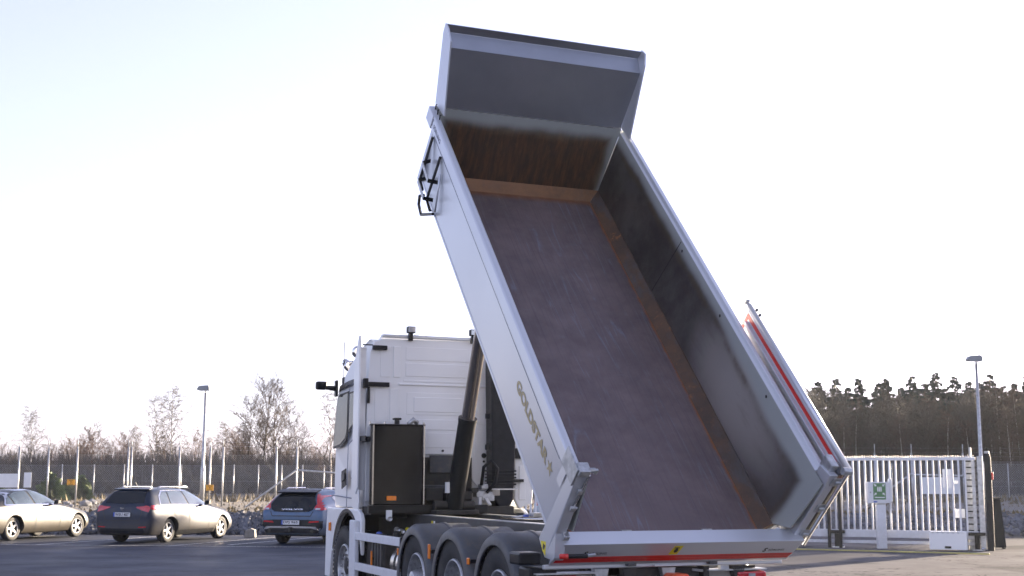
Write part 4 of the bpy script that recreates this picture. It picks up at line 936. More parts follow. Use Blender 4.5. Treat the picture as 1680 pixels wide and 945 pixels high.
# lettering on the left wall
def WL(s_, n_, off=.002):   # point on left outer skin
    w = 1.20+(1.262-1.20)*(n_-.045)/(.728-.045); return Vector((-w-off, s_, n_))
o_ = WL(1.42, .425); up_ = (WL(1.42, .7)-WL(1.42, .1))
text('GOLDSTAR', 'lettering', 1.0, .125, M['gold'], skL, frame(o_, (0, -1, 0), up_), .04, .0015)
stp = MB(); c_ = WL(.335, .50, .0); fr_ = frame(WL(.335, .49), (0, -1, 0), up_)
poly = [((.078 if i % 2 == 0 else .031)*math.sin(i*math.pi/5), (.078 if i % 2 == 0 else .031)*math.cos(i*math.pi/5)) for i in range(10)]
stp.prism(poly, 0, .0015, 'z').build('star_emblem', M['gold'], skL, M=fr_)
text('S', 'emblem', .07, .10, M['inkgrey'], rlL, frame((-1.2775, 5.40, .775), (0, -1, 0), (0, 0, 1)), .03, .0012, .3)
text('SÖRLING', 'lettering', .34, .062, M['inkgrey'], rlL, frame((-1.2775, 5.30, .79), (0, -1, 0), (0, 0, 1)), .01, .0012)
MB().box(-1.2795, -1.2775, .2, 5.2, .744, .750).build('rail_groove', M['inkgrey'], rlL)
# ladder on the left wall
ld = B(MB().tube([(-1.275, 5.23, .71), (-1.30, 5.17, .16), (-1.28, 5.04, .10)], .017, 8).tube([(-1.275, 4.83, .71), (-1.30, 4.79, .15), (-1.28, 4.64, .10)], .017, 8), 'ladder', 'black', smooth=True)
MB().tube([(-1.27, 4.70, .56), (-1.262, 4.60, .30), (-1.255, 4.56, .15), (-1.255, 4.66, .09)], .012, 6).build('ladder_reflection', M['silver'], ld, smooth=True)  # rod shape stands in for the ladder's faint reflection on the wall
def rung(n, s0, s1, w=-1.26):
    pts = [(w, s0, n+.02), (w-.10, s0-.03, n), (w-.10, s1+.05, n-.02), (w, s1, n+.0)]
    for a, b in zip(pts, pts[1:]):
        a, b = Vector(a), Vector(b); d = (b-a); x = d.normalized(); y = Vector((0, 0, 1)); F_ = frame(a, x, y)
        MB().box(0, d.length, -.024, .024, -.004, .004).build('ladder_rung', M['galv'] if abs(x.x) < .5 else M['blackp'], ld, M=F_)
rung(.44, 5.12, 4.72); rung(.21, 5.10, 4.70); 
pts = [(-1.24, 5.06, .02), (-1.26, 5.13, -.04), (-1.26, 5.08, -.13), (-1.26, 4.92, -.16), (-1.25, 4.60, .09)]
MB().tube(pts, .018, 6).build('ladder_rung', M['blackp'], ld)
# tail flap (world-upright profile given in truck coordinates: a, z)
fp = [(-.205, 1.246), (-.325, 1.140), (-.135, .975), (-.10, .955), (-.06, .975), (-.10, 1.20)]
flap = T(MB().add([(x, a, z) for x in (-1.215, 1.245) for a, z in fp], []), 'tmp', 'silver'); bpy.data.objects.remove(flap); KIDS[truck.name].pop()
vsl = [(-1.185, -.205, 1.246), (-1.185, -.325, 1.140), (-1.245, -.135, .975), (-1.24, -.10, .955), (-1.2, -.06, .975), (-1.18, -.10, 1.20)]
vsr = [(1.262, -.205, 1.246), (1.275, -.325, 1.140), (1.205, -.135, .975), (1.205, -.10, .955), (1.205, -.06, .975), (1.25, -.10, 1.20)]
flap = T(MB().add(vsl+vsr, [tuple(range(6)), tuple(range(11, 5, -1))]+[(i, (i+1) % 6, 6+(i+1) % 6, 6+i) for i in range(6)]), 'tail_flap', 'silver', bevel=.004)
def FP(w, t, off=.002):    # point on the lower flap face, t 0 top .. 1 bottom
    a = Vector((w, -.325, 1.140)); b = Vector((w, -.135, .975)); n = Vector((0, -.656, -.755)); return a.lerp(b, t)+n*off
upf = FP(0, 0)-FP(0, 1)
st_ = MB().add([FP(-1.19, .68), FP(1.222, .70), FP(1.19, .985), FP(-1.215, .985), FP(-1.19, .68, .0005), FP(1.222, .70, .0005), FP(1.19, .985, .0005), FP(-1.215, .985, .0005)], [(0, 1, 2, 3), (0, 4, 5, 1), (3, 2, 6, 7)]).build('red_stripe', M['red'], flap)
for tt in (.78, .885): MB().add([FP(-1.2, tt, .0024), FP(1.2, tt, .0024), FP(1.2, tt+.015, .0024), FP(-1.2, tt+.015, .0024)], [(0, 1, 2, 3)]).build('stripe_line', M['redlens'], flap)
for wx_ in (-.97, .87):
    text('S', 'emblem', .045, .055, M['ink'], flap, frame(FP(wx_, .60), (1, 0, 0), upf), .04, .001, .35); text('SÖRLING', 'lettering', .17, .032, M['ink'], flap, frame(FP(wx_+.06, .56), (1, 0, 0), upf), .0, .001)
yst = MB().add([FP(-.115, .64, .003), FP(-.025, .64, .003), FP(.0, .16, .003), FP(-.09, .16, .003)], [(0, 1, 2, 3)]).build('warning_sticker', M['yellow'], flap)
MB().add([FP(-.085, .30, .004), FP(-.03, .30, .004), FP(-.03, .24, .004), FP(-.085, .24, .004)], [(0, 1, 2, 3)]).build('print', M['ink'], flap)
MB().add([FP(-.055+.022*math.cos(k*.9), .42+.13*math.sin(k*.9), .004) for k in range(7)], [tuple(range(7))]).build('print', M['ink'], flap)
# bright triangular end cheek next to the left post
T(MB().box(-1.262, 1.20, -.05, .0, .915, .955), 'rear_beam', 'silver', bevel=.01)
for w in (-.70, -.42, -.02, .72):
    T(MB().prism([(w-.075, .912), (w+.075, .912), (w+.045, .79), (w-.045, .79)], -.05, .02, 'y'), 'hinge_lug', 'galv' if w in (-.70, -.02) else 'under', bevel=.006)
T(MB().box(-.19, .09, -.10, -.052, .925, .938), 'bracket_plate', 'silver')
# post stickers, hinges, lever
MB().add([(-1.274, -.045, -.03), (-1.274, -.125, .05), (-1.274, -.21, -.045), (-1.274, -.13, -.062)][::1], [(0, 1, 2, 3)]).build('warning_sticker', M['yellow'], poL)
MB().add([(-1.2755, -.10, .0), (-1.2755, -.14, .015), (-1.2755, -.155, -.03), (-1.2755, -.12, -.04)], [(0, 1, 2, 3)]).build('print', M['ink'], poL)
def hinge(mb, name='gate_hinge', m='galv', **k): return B(mb, name, m, **k)
hinge(MB().box(-1.292, -1.19, -.19, -.08, .935, 1.005), bevel=.008); hinge(MB().tube([(-1.20, -.16, .99), (-1.15, -.17, 1.0)], .022, 10)); hinge(MB().box(-1.165, -1.13, -.19, -.165, .97, 1.02), bevel=.006); hinge(MB().box(-1.305, -1.288, -.16, .12, .80, .99), bevel=.004)
hinge(MB().box(-1.29, -1.286, .0, .10, .60, .92), 'latch_plate', 'silver')
hinge(MB().box(-1.235, -1.19, -.20, -.17, .73, .78), bevel=.006); hinge(MB().tube([(-1.23, -.21, .58), (-1.185, -.21, .58)], .012, 8)); hinge(MB().tube([(-1.21, -.19, .58), (-1.19, -.18, .95)], .014, 6), 'latch_rod', 'steel')
hinge(MB().box(-1.25, -1.20, -.23, -.20, .55, .60), bevel=.006)
hinge(MB().box(-1.205, -1.15, -.255, -.18, .205, .26), bevel=.008)
lev = T(MB().tube([(-1.27, -.40, 1.048), (-1.20, -.41, 1.048)], [.022, .024], 10), 'locking_lever', 'red', smooth=True)
MB().tube([(-1.20, -.41, 1.048), (-1.02, -.42, 1.048)], .02, 8).build('lever_bar', M['blackp'], lev); MB().tube([(-1.02, -.42, 1.050), (-.945, -.42, 1.056)], .016, 6).build('lever_tip', M['galv'], lev)
# right side: hinges and swung tailgate
hinge(MB().box(1.286, 1.362, -.185, -.02, .06, .98), 'hinge_column', 'frame', bevel=.008)
for n_, in ((.20,), (.55,), (.90,)):
    hinge(MB().box(1.24, 1.345, -.212, -.201, n_-.05, n_+.05), bevel=.004); hinge(MB().tube([(1.27, -.215, n_), (1.34, -.215, n_)], .018, 8), m='galv')
hinge(MB().tube([(1.345, -.215, .06), (1.345, -.215, 1.02)], .02, 8), 'hinge_rod', 'steel')
hinge(MB().tube([(1.30, -.19, 1.03), (1.385, -.20, 1.03)], .036, 12)); hinge(MB().box(1.22, 1.30, -.13, .02, .91, 1.03), bevel=.01); hinge(MB().box(1.335, 1.365, -.225, -.195, .88, .93), 'marker', 'red')
tg = B(MB().box(1.375, 1.42, -.10, 2.10, .02, .985), 'tailgate', 'silver', bevel=.006)
MB().tube([(1.40, -.16, 1.005), (1.40, 2.14, 1.005)], .030, 12).build('tailgate_top_tube', M['silver'], tg, smooth=True)
MB().box(1.335, 1.374, -.06, 2.02, .86, .90).build('tailgate_rib', M['silver'], tg, bevel=.006); 
MB().box(1.3715, 1.3735, -.06, 2.075, .918, .962).build('red_stripe', M['red'], tg); MB().box(1.3715, 1.3735, 2.03, 2.075, .10, .916).build('red_stripe', M['red'], tg)
for y_ in (1.95, 2.03): MB().box(1.42, 1.44, y_, y_+.02, 1.02, 1.045).build('bolt', M['ink'], tg)
MB().tube([(1.40, 2.14, 1.005), (1.40, 2.19, 1.005)], [.018, .018], 8).build('pivot_pin', M['galv'], tg); MB().box(1.38, 1.42, 2.19, 2.21, .98, 1.03).build('pin_head', M['galv'], tg)
# hydraulic hoist
a0, a1 = Vector((0, 5.69, 1.34)), Vector((0, 3.84, 5.65))
T(MB().tube([a0, a0.lerp(a1, .255)], .118, 20), 'hoist_cylinder', 'blackp', smooth=False, auto=40); T(MB().tube([a0.lerp(a1, .2551), a0.lerp(a1, .265)], .124, 20), 'hoist_collar', 'blackp', auto=40)
T(MB().tube([a0.lerp(a1, .2651), a0.lerp(a1, .55)], .086, 20), 'hoist_stage', 'rod', auto=40); T(MB().tube([a0.lerp(a1, .5501), a0.lerp(a1, 1.)], .070, 20), 'hoist_stage', 'rod', auto=40)
T(MB().tube([a0-Vector((.28, 0, -.02)), a0+Vector((.28, 0, .02))], .06, 12), 'hoist_trunnion', 'under', auto=40); T(MB().box(-.30, .30, 5.55, 5.83, 1.24, 1.30), 'hoist_base', 'under', bevel=.01)
MB().box(-.165, -.12, 5.50, 5.56, 1.52, 1.66).build('maker_label', M['signwhite'], truck, M=Matrix.Translation((0, .03, 0)))
# chassis
for s in (-1, 1):
    fr2 = T(MB().box(s*.42-.045, s*.42+.045, -.10, 7.6, .93, 1.235), 'frame_rail', 'frame', bevel=.006)
    T(MB().box(s*.42-.05, s*.42+.05, .0, 5.6, 1.2355, 1.245), 'frame_cap', 'galv')
for a in (.1, .9, 1.7, 2.9, 4.3, 5.4): T(MB().box(-.374, .374, a, a+.12, .98, 1.15), 'cross_member', 'frame')
T(MB().tube([(-.30, 3.0, 1.27), (-.05, 2.9, 1.31), (.10, 2.95, 1.31), (.30, 2.2, 1.28)], .014, 8), 'air_pipe', 'galv', smooth=True)
T(MB().tube([(-.30, 3.3, 1.265), (-.32, 2.6, 1.27), (-.1, 2.2, 1.27)], .012, 8), 'air_pipe', 'steel', smooth=True); T(MB().box(-.12, .0, 2.80, 2.92, 1.275, 1.33), 'valve', 'galv', bevel=.01); T(MB().box(-.19, -.15, 2.86, 2.92, 1.28, 1.31), 'valve_cap', 'blue')
for (w, a, c) in ((-.468, 5.18, 'yellow'), (-.468, 5.10, 'signwhite')): T(MB().box(w-.003, w, a, a+.055, 1.12, 1.175), 'sticker', c)
# axles and underbody darkness (gearbox, axle tubes, air tanks)
for a in (1.12, 2.36, 3.62, 6.63):
    T(MB().tube([(-.95, a, .56), (.95, a, .56)], .09, 10), 'axle', 'under'); T(MB().lathe([(-.2, .05), (-.12, .2), (.12, .2), (.2, .05)], 14, Matrix.Translation((0, a, .56))), 'differential', 'under')
T(MB().box(-.36, .36, 5.9, 7.5, .62, 1.22), 'gearbox', 'under', bevel=.04); T(MB().box(-.33, .33, 4.0, 5.3, .70, .97), 'transmission_tunnel', 'under', bevel=.04)
# mudguards
def mudguard(a, s):
    cz, Rr = .60, .60; A0, A1 = R(-8), R(188)
    prof = [(-.62*s, Rr-.012), (-.62*s, Rr), (-.86*s, Rr), (-.875*s, Rr+.012), (-.90*s, Rr+.012), (-.915*s, Rr), (-1.205*s, Rr-.002), (-1.255*s, Rr-.035), (-1.268*s, Rr-.055), (-1.268*s, Rr-.125), (-1.255*s, Rr-.13), (-1.24*s, Rr-.03), (-1.20*s, Rr-.012), (-.62*s, Rr-.012)]
    prof = [(t, r) for t, r in prof]
    m = T(MB().lathe(prof, 36, Matrix.Translation((0, a, cz)), full=False, a0=A0, a1=A1), 'mudguard', 'fender', auto=35)
    return m
for a in (1.12, 2.375, 3.60):
    for s in (1, -1): mudguard(a, s)
# wheels
def truck_wheel(a, s, kind, r=.565, z=.57, rot=0.):
    Mw = Matrix.Translation((s*(-1.235), a, z)) @ (Matrix.Identity(4) if s > 0 else Matrix.Rotation(math.pi, 4, 'Z')) @ Matrix.Rotation(rot, 4, 'X')
    # local: x axis points inboard, outer face at x=0
    wd = .30 if kind == 'front' else .62
    t = MB().lathe([(.045, .30), (.015, .35), (.0, .42), (.008, r*.90), (.025, r*.965), (.05, r), (.115, r), (.118, r-.012), (.128, r-.012), (.131, r), (.175, r), (.178, r-.012), (.188, r-.012), (.191, r), (.26, r), (.29, r*.95), (.30, .40), (.28, .30)], 48)
    if kind != 'front': t.lathe([(.33, .30), (.32, .42), (.34, r*.96), (.37, r), (.57, r), (.61, r*.95), (.62, .4), (.58, .30)], 40)
    for q in range(56):
        Mq = Matrix.Rotation(q*2*math.pi/56, 4, 'X')
        t.box(.012, .058, -.017, .017, r-.03, r+.006, Mq)
    tw = T(t, 'tyre', 'rubber', M=Mw, auto=40)
    if kind == 'front':
        d = MB().lathe([(.035, .305), (.018, .298), (.012, .285), (.02, .272), (.055, .262), (.075, .225), (.060, .205), (.050, .145), (.058, .125), (.11, .115), (.11, .0001)], 48)
        d.build('rim', M['rimsteel'], tw, auto=30)
        for q in range(10):
            ca, sa = math.cos(q*.6283), math.sin(q*.6283)
            MB().lathe([(.0, .0001), (-.002, .026), (.012, .030), (.012, .0001)], 14, Matrix.Translation((.062, .222*ca, .222*sa))).build('hand_hole', M['ink'], tw)
            MB().lathe([(-.03, .0001), (-.03, .012), (0, .015)], 8, Matrix.Translation((.050, .165*ca, .165*sa))).build('wheel_nut', M['steel'], tw)
        MB().lathe([(-.005, .0001), (.0, .07), (.02, .105), (.07, .11)], 20, Matrix.Translation((.04, 0, 0))).build('hub', M['under'], tw, auto=30)
    elif kind == 'dual':
        MB().lathe([(.035, .310), (.018, .302), (.012, .290), (.02, .278), (.10, .262), (.14, .245), (.16, .17), (.165, .14), (.02, .12), (-.03, .10), (-.05, .06), (-.05, .0001)], 48).build('rim', M['rimsteel'], tw, auto=30)
        for q in range(10):
            ca, sa = math.cos(q*.6283), math.sin(q*.6283); MB().lathe([(-.03, .0001), (-.03, .012), (.02, .015)], 8, Matrix.Translation((.155, .205*ca, .205*sa))).build('wheel_nut', M['steel'], tw)
    else:
        MB().lathe([(.035, .300), (.018, .292), (.012, .280), (.02, .268), (.08, .255), (.11, .21), (.10, .15), (.03, .13), (-.01, .11), (-.02, .0001)], 48).build('rim', M['rimsteel'], tw, auto=30)
        for q in range(10):
            ca, sa = math.cos(q*.6283), math.sin(q*.6283); MB().lathe([(-.05, .0001), (-.05, .012), (0, .016)], 8, Matrix.Translation((.095, .17*ca, .17*sa))).build('wheel_nut', M['chrome'], tw)
for s in (1, -1):
    truck_wheel(6.63, s, 'front', .535, .535); truck_wheel(3.60, s, 'dual'); truck_wheel(2.375, s, 'dual'); truck_wheel(1.12, s, 'tag', .545, .55)
# guard rails left (and right)
for s in (-1, 1):
    T(MB().box(s*1.25, s*1.20, 4.13, 6.0, .918, 1.018), 'side_guard', 'whiteflat', bevel=.006); T(MB().box(s*1.25, s*1.20, 4.13, 6.0, .535, .632), 'side_guard', 'whiteflat', bevel=.006)
    T(MB().box(s*1.255, s*1.19, 6.003, 6.27, .30, 1.165), 'guard_post', 'whiteflat', bevel=.015)
    T(MB().box(s*1.235, s*.95, 6.275, 6.33, .28, 1.02), 'mud_flap', 'black')
T(MB().box(-1.24, -1.20, 4.10, 4.127, .70, 1.02), 'guard_end', 'black'); T(MB().box(-1.262, -1.25, 4.13, 4.17, .82, .90), 'side_marker', 'amber', bevel=.005)
# tanks behind the guard
tk = MB(); 
prof = [(-.62+.27*math.cos(k*math.pi/12)*1.7, .66+.34*math.sin(k*math.pi/12)) for k in range(24)]
tk.prism([(max(-1.14, min(-.5, x)), z) for x, z in prof], 4.15, 5.05, 'y'); ft_ = T(tk, 'fuel_tank', 'alu', auto=35, bevel=.02)
for a in (4.45, 4.82): MB().prism([(x*1.0-.0 if x > -1.13 else x-.006, z+(.006 if z > .9 else -.006 if z < .4 else 0)) for x, z in [(max(-1.14, min(-.5, x))*1.003, z) for x, z in prof]], a, a+.07, 'y').build('tank_strap', M['under'], ft_)
T(MB().tube([(-1.0, 5.0, .99), (-1.0, 5.0, 1.06)], .05, 10), 'filler_cap', 'blackp')
T(MB().box(-1.10, -.5, 5.20, 5.98, .35, .98), 'battery_box', 'under', bevel=.02)
for k in range(4): MB().box(-1.125, -1.101, 5.24+.12*k, 5.30+.12*k, .36, .96).build('air_cylinder', M['frame'], truck)
T(MB().tube([(-1.14, 5.52, .70), (-1.16, 5.52, .70)], .02, 8), 'marker_stalk', 'ink'); T(MB().box(-1.178, -1.16, 5.49, 5.53, .585, .80), 'side_marker', 'amber', bevel=.006)
T(MB().lathe([(0, .0001), (.01, .035), (.03, .04)], 10, Matrix.Translation((-1.0, 5.75, 1.03)) @ Matrix.Rotation(math.pi/2, 4, 'Y')), 'air_coupling', 'blue')
for (a, z, w) in ((2.98, .92, -1.285), (1.78, .885, -1.285)):
    T(MB().box(w, w+.02, a-.03, a+.03, z-.08 if a > 2 else z-.035, z+.08 if a > 2 else z+.035), 'side_marker', 'amber', bevel=.01); T(MB().box(w+.021, w+.10, a-.05, a+.012, z-.02, z+.02), 'marker_bracket', 'black')
# deck beam, oil tank
T(MB().box(-1.15, .50, 5.74, 5.80, 1.262, 1.362), 'deck_beam', 'blackp', bevel=.006); T(MB().box(-1.10, .90, 5.801, 6.2, 1.24, 1.34), 'deck', 'under')
ot = T(MB().prism([(-1.118, 5.83), (-1.09, 5.80), (-.42, 5.80), (-.385, 5.83), (-.385, 6.16), (-1.03, 6.16)], 1.364, 2.40, 'z'), 'oil_tank', 'oiltank', bevel=.012)
MB().prism([(-1.125, 5.79), (-.372, 5.79), (-.372, 6.17), (-1.035, 6.17)], 2.401, 2.412, 'z').build('tank_lid', M['under'], ot); MB().tube([(-.72, 5.95, 2.413), (-.72, 5.95, 2.47)], .035, 10).build('filler_neck', M['blackp'], ot); MB().box(-.77, -.67, 5.90, 6.0, 2.471, 2.50).build('filler_cap', M['blackp'], ot, bevel=.01)
MB().tube([(-.57, 5.92, 2.413), (-.50, 5.92, 2.48), (-.44, 5.95, 2.44)], .035, 8).build('hose_elbow', M['galv'], ot, smooth=True)
for x in (-1.13, -.93, -.39): MB().tube([(x, 5.82, 2.413), (x, 5.82, 2.44)], .012, 6).build('lid_bolt', M['steel'], ot)
MB().box(-1.095, -1.075, 5.792, 5.799, 1.37, 2.398).build('corner_glint', M['steel'], ot); MB().box(-.395, -.380, 5.79, 5.797, 1.37, 2.398).build('corner_glint', M['steel'], ot)  # bright strips stand in for reflections along the tank's rounded corners
T(MB().box(-.90, -.77, 5.76, 5.79, 1.42, 1.48), 'marker_lamp', 'amber', bevel=.008)
for k, (w, z) in enumerate(((-.87, 1.19), (-.76, 1.05), (-.70, 1.03))): T(MB().lathe([(0, .0001), (-.02, .03), (.06, .035)], 10, Matrix.Translation((w, 5.72, z)) @ Matrix.Rotation(-math.pi/2*-1, 4, 'Z')), 'hydraulic_coupling', 'galv')
T(MB().box(-.92, -.84, 5.715, 5.739, 1.18, 1.30), 'junction_box', 'signwhite', bevel=.006); T(MB().tube([(-.66, 5.66, 1.06), (-.55, 5.2, 1.02), (-.47, 4.4, 1.0)], .022, 8), 'yellow_hose', 'yellow', smooth=True)
T(MB().tube([(.45, 5.86, 1.62), (.46, 5.80, 1.86), (.56, 5.78, 1.95), (.66, 5.80, 1.84), (.64, 5.82, 1.66), (.52, 5.84, 1.52)], .024, 8), 'hydraulic_hose', 'black', smooth=True)
for (w, z, s, m) in ((.44, 1.50, .06, 'galv'), (.55, 1.47, .09, 'galv'), (.66, 1.52, .06, 'conc'), (.36, 1.55, .05, 'under'), (.50, 1.60, .05, 'galv'), (.24, 1.48, .08, 'under'), (-.22, 1.5, .12, 'under'), (.05, 1.46, .1, 'under')):
    T(MB().box(w-s, w+s, 5.85, 6.0, z-s*.7, z+s*.7), 'valve_block', m, bevel=.012)
T(MB().box(.40, .44, 5.82, 5.85, 1.36, 1.46), 'valve_tag', 'plate'); T(MB().prism([(.48, 1.45), (.53, 1.45), (.59, 1.36), (.54, 1.36)], 5.82, 5.84, 'y'), 'valve_tag', 'plate')
T(MB().box(-.35, .25, 6.02, 6.05, 1.37, 1.62), 'heat_shield', 'frame', bevel=.01)
for k in range(6): T(MB().box(-.33+.1*k, -.27+.1*k, 5.99, 6.015, 1.40, 1.58), 'fin', 'under')
# ---------------------------------------------------------------- cab
CW = 1.15
def cab():
    # outline in (a,z), extruded across with tapered rear corners
    sec = [(7.60, 1.30), (7.66, 1.62), (7.64, 2.10), (7.50, 2.80), (7.40, 2.93), (7.32, 3.02), (7.12, 3.20), (6.92, 3.34), (6.62, 3.49), (6.34, 3.575), (6.27, 3.57), (6.255, 2.0), (6.26, 1.30)]
    def wid(a, z):
        w = CW-.02*max(0, (z-2.2)); 
        if a < 6.3: w -= .085
        if z > 3.0: w -= .10*(z-3.0)/.55
        if a > 7.55: w -= .05
        return w
    vs = []; n = len(sec)
    lay = [-1, 1]
    b = MB()
    ring = lambda s, k, da: [(s*(wid(a, z)-k), a, z) for a, z in sec]
    L0, L1 = ring(-1, 0, 0), ring(1, 0, 0)
    b.add(L0+L1, [tuple(range(n)), tuple(range(2*n-1, n-1, -1))]+[(i, (i+1) % n, n+(i+1) % n, n+i) for i in range(n)])
    return b
cb_ = T(cab(), 'cab_shell', 'white', bevel=.03, seg=3)
def Wc(z): return CW-.02*max(0, z-2.2)-(.10*(z-3.0)/.55 if z > 3.0 else 0)
# side glazing and door seams (left side mirrored right)
for s in (-1, 1):
    def sp_(pts, name, m, off=.004, thick=.006):
        vs = [(s*(Wc(z)+off), a, z) for a, z in pts]+[(s*(Wc(z)+off-thick), a, z) for a, z in pts]; q = len(pts)
        return MB().add(vs, [tuple(range(q)), tuple(range(2*q-1, q-1, -1))]+[(i, (i+1) % q, q+(i+1) % q, q+i) for i in range(q)]).build(name, M[m], cb_)
    sp_([(7.56, 2.12), (7.56, 2.22), (7.46, 2.74), (7.38, 2.86), (7.30, 2.88), (6.84, 2.90), (6.82, 2.84), (6.83, 2.30), (6.90, 2.22), (7.16, 2.14)], 'window_seal', 'black', .003)
    sp_([(7.53, 2.15), (7.43, 2.74), (7.35, 2.84), (6.88, 2.87), (6.87, 2.34), (6.93, 2.26), (7.18, 2.18)], 'window', 'cabglass', .007)
    sp_([(6.79, 2.32), (6.79, 2.88), (6.38, 2.89), (6.32, 2.84), (6.33, 2.50)], 'window_seal', 'black', .003); sp_([(6.765, 2.36), (6.765, 2.855), (6.40, 2.865), (6.36, 2.82), (6.37, 2.52)], 'window', 'cabglass', .007)
    sp_([(6.815, 1.32), (6.815, 2.95), (6.80, 2.95), (6.80, 1.32)], 'door_seam', 'inkgrey', .002); sp_([(6.80, 2.16), (6.35, 2.30), (6.35, 2.285), (6.80, 2.145)], 'door_seam', 'inkgrey', .002)
    sp_([(7.6, 1.48), (6.30, 1.44), (6.30, 1.425), (7.6, 1.465)], 'door_seam', 'inkgrey', .002)
    sp_([(7.06, 1.56), (7.08, 1.80), (6.86, 1.84), (6.84, 1.62)], 'door_handle', 'black', .006, .012); sp_([(7.02, 1.66), (7.03, 1.76), (6.89, 1.78), (6.88, 1.69)], 'handle_grip', 'frame', .022, .012)
    sp_([(6.60, 1.70), (6.50, 1.705), (6.50, 1.72), (6.60, 1.715)], 'badge', 'inkgrey', .004)
    # dark roof line / gutter band between cab and roof spoiler
    sp_([(7.36, 2.92), (7.30, 3.00), (6.90, 3.04), (6.30, 3.06), (6.30, 3.0), (6.80, 2.99), (7.2, 2.94)], 'roof_gutter', 'black', .008, .012)
    # side air deflector behind the cab
    T(MB().prism([(6.17, 1.58), (6.165, 3.02), (6.19, 3.60), (6.215, 3.605), (6.33, 3.40), (6.42, 3.05), (6.45, 1.55), (6.25, 1.50)], s*1.16, s*1.19, 'x'), 'side_deflector', 'white', bevel=.01)
    T(MB().box(s*1.159, s*1.07, 6.24, 6.252, 1.55, 3.45), 'deflector_flange', 'white', bevel=.003)
    T(MB().prism([(6.15, 1.40), (6.18, 1.575), (6.26, 1.50), (6.49, 1.545), (6.49, 1.33), (6.18, 1.25)], s*1.15, s*1.17, 'x'), 'lower_deflector', 'white', bevel=.008)
    T(MB().tube([(s*1.17, 7.35, 2.96), (s*1.27, 7.40, 2.975), (s*1.36, 7.42, 2.98)], [.04, .032, .03], 8), 'mirror_arm', 'black', smooth=True); T(MB().box(s*1.30, s*1.46, 7.38, 7.48, 2.945, 3.065), 'mirror_camera', 'black', bevel=.03, seg=3)
    T(MB().box(s*1.165, s*1.20, 7.30, 7.40, 2.85, 3.08), 'mirror_foot', 'black', bevel=.01)
    # front wing over the wheel
    arc = [(6.63+.70*math.cos(R(k)), .60+.66*math.sin(R(k))) for k in range(10, 171, 10)]
    pw = [(7.66, 1.30), (7.72, .95), (7.74, .35), (7.50, .35), (7.40, .70)]+[(a, z) for a, z in arc if a < 7.33]+[(5.93, 1.16), (5.98, 1.245), (6.12, 1.30)]
    T(MB().prism(pw, s*1.19, s*1.135, 'x'), 'front_wing', 'white', bevel=.012); T(MB().lathe([(s*1.20, .655), (s*1.20, .70), (s*1.10, .70), (s*1.10, .655)], 28, Matrix.Translation((0, 6.63, .60)), full=False, a0=R(12), a1=R(165)), 'wheel_arch_lip', 'black', auto=40)
    T(MB().box(s*1.195, s*1.215, 7.42, 7.50, .98, 1.10), 'side_marker', 'amber', bevel=.008)
    T(MB().box(s*.55, s*1.12, 5.98, 7.25, 1.20, 1.24), 'wheel_liner', 'black'); T(MB().box(s*.55, s*1.13, 7.26, 7.30, .45, 1.19), 'wheel_liner', 'black')
T(MB().box(-1.10, 1.10, 7.55, 7.75, .35, 1.28), 'bumper', 'white', bevel=.04)
# rear panel, embossed
rp = [(-1.06, 1.40), (-1.055, 2.98), (-1.02, 3.40), (-.97, 3.53), (-.86, 3.575), (.86, 3.595), (.98, 3.55), (1.03, 3.40), (1.06, 2.98), (1.06, 1.42), (.95, 1.38), (.80, 1.44), (.56, 1.57), (.46, 1.68), (.41, 1.86), (.385, 2.03), (-.95, 2.03), (-.96, 1.40)]
rpo = T(MB().prism(rp, 6.225, 6.250, 'y'), 'rear_panel', 'white', bevel=.008)
T(MB().box(-.95, .44, 6.20, 6.2245, 1.28, 1.99), 'engine_tunnel', 'under'); T(MB().box(-.18, .36, 6.17, 6.199, 1.78, 2.02), 'tunnel_plate', 'frame', bevel=.01)
def em(x0, x1, z0, z1, d=.012, m='white'):
    d *= .6
    return MB().box(x0, x1, 6.2245-d, 6.2243, z0, z1).build('pressed_panel', M[m], rpo, bevel=.010, seg=3)
em(-.62, 1.02, 2.955, 2.985, .03); em(-.55, .90, 3.005, 3.03, .012)
em(-.88, -.74, 3.06, 3.48); em(-.70, -.60, 3.06, 3.48, .02); em(-.52, .60, 3.08, 3.26); em(-.52, .60, 3.30, 3.48, .01); em(.70, .82, 3.06, 3.48); em(.86, .96, 3.06, 3.48, .01)
em(-.50, .36, 2.56, 2.86, .010); em(-.40, .30, 2.60, 2.80, .020); em(-.52, .32, 2.36, 2.50, .012); em(-.52, .32, 2.12, 2.32, .010); em(-.95, -.78, 2.45, 2.90, .010); em(-.74, -.62, 2.45, 2.90, .016); em(.52, .66, 2.45, 2.88, .010)
em(.50, .64, 1.70, 2.35, .008); em(.96, 1.04, 1.5, 2.9, .01)
for w, z, r_ in ((.62, 2.02, .035), (.62, 1.94, .016), (.75, 1.80, .02), (.02, 2.08, .016)): MB().lathe([(0, .0001), (0, r_), (.01, r_)], 12, Matrix.Translation((w, 6.215-.012, z)) @ Matrix.Rotation(math.pi/2, 4, 'Z')).build('grommet', M['ink'], rpo)
T(MB().box(-.86, .90, 6.20, 6.30, 3.597, 3.64), 'roof_bar', 'silver', bevel=.01)
T(MB().prism([(6.30, 3.575), (6.75, 3.45), (6.9, 3.40), (6.35, 3.62)], -.85, .85, 'x'), 'roof_ridge', 'white', bevel=.01)
for w in (-.47, .44):
    T(MB().box(w-.03, w+.03, 6.16, 6.22, 3.56, 3.66), 'lamp_bracket', 'blackp', bevel=.006); wl = T(MB().box(w-.06, w+.06, 6.13, 6.21, 3.661, 3.755), 'work_lamp', 'blackp', bevel=.015); MB().box(w-.048, w+.048, 6.122, 6.129, 3.673, 3.743).build('lens', M['lens'], wl, bevel=.004)
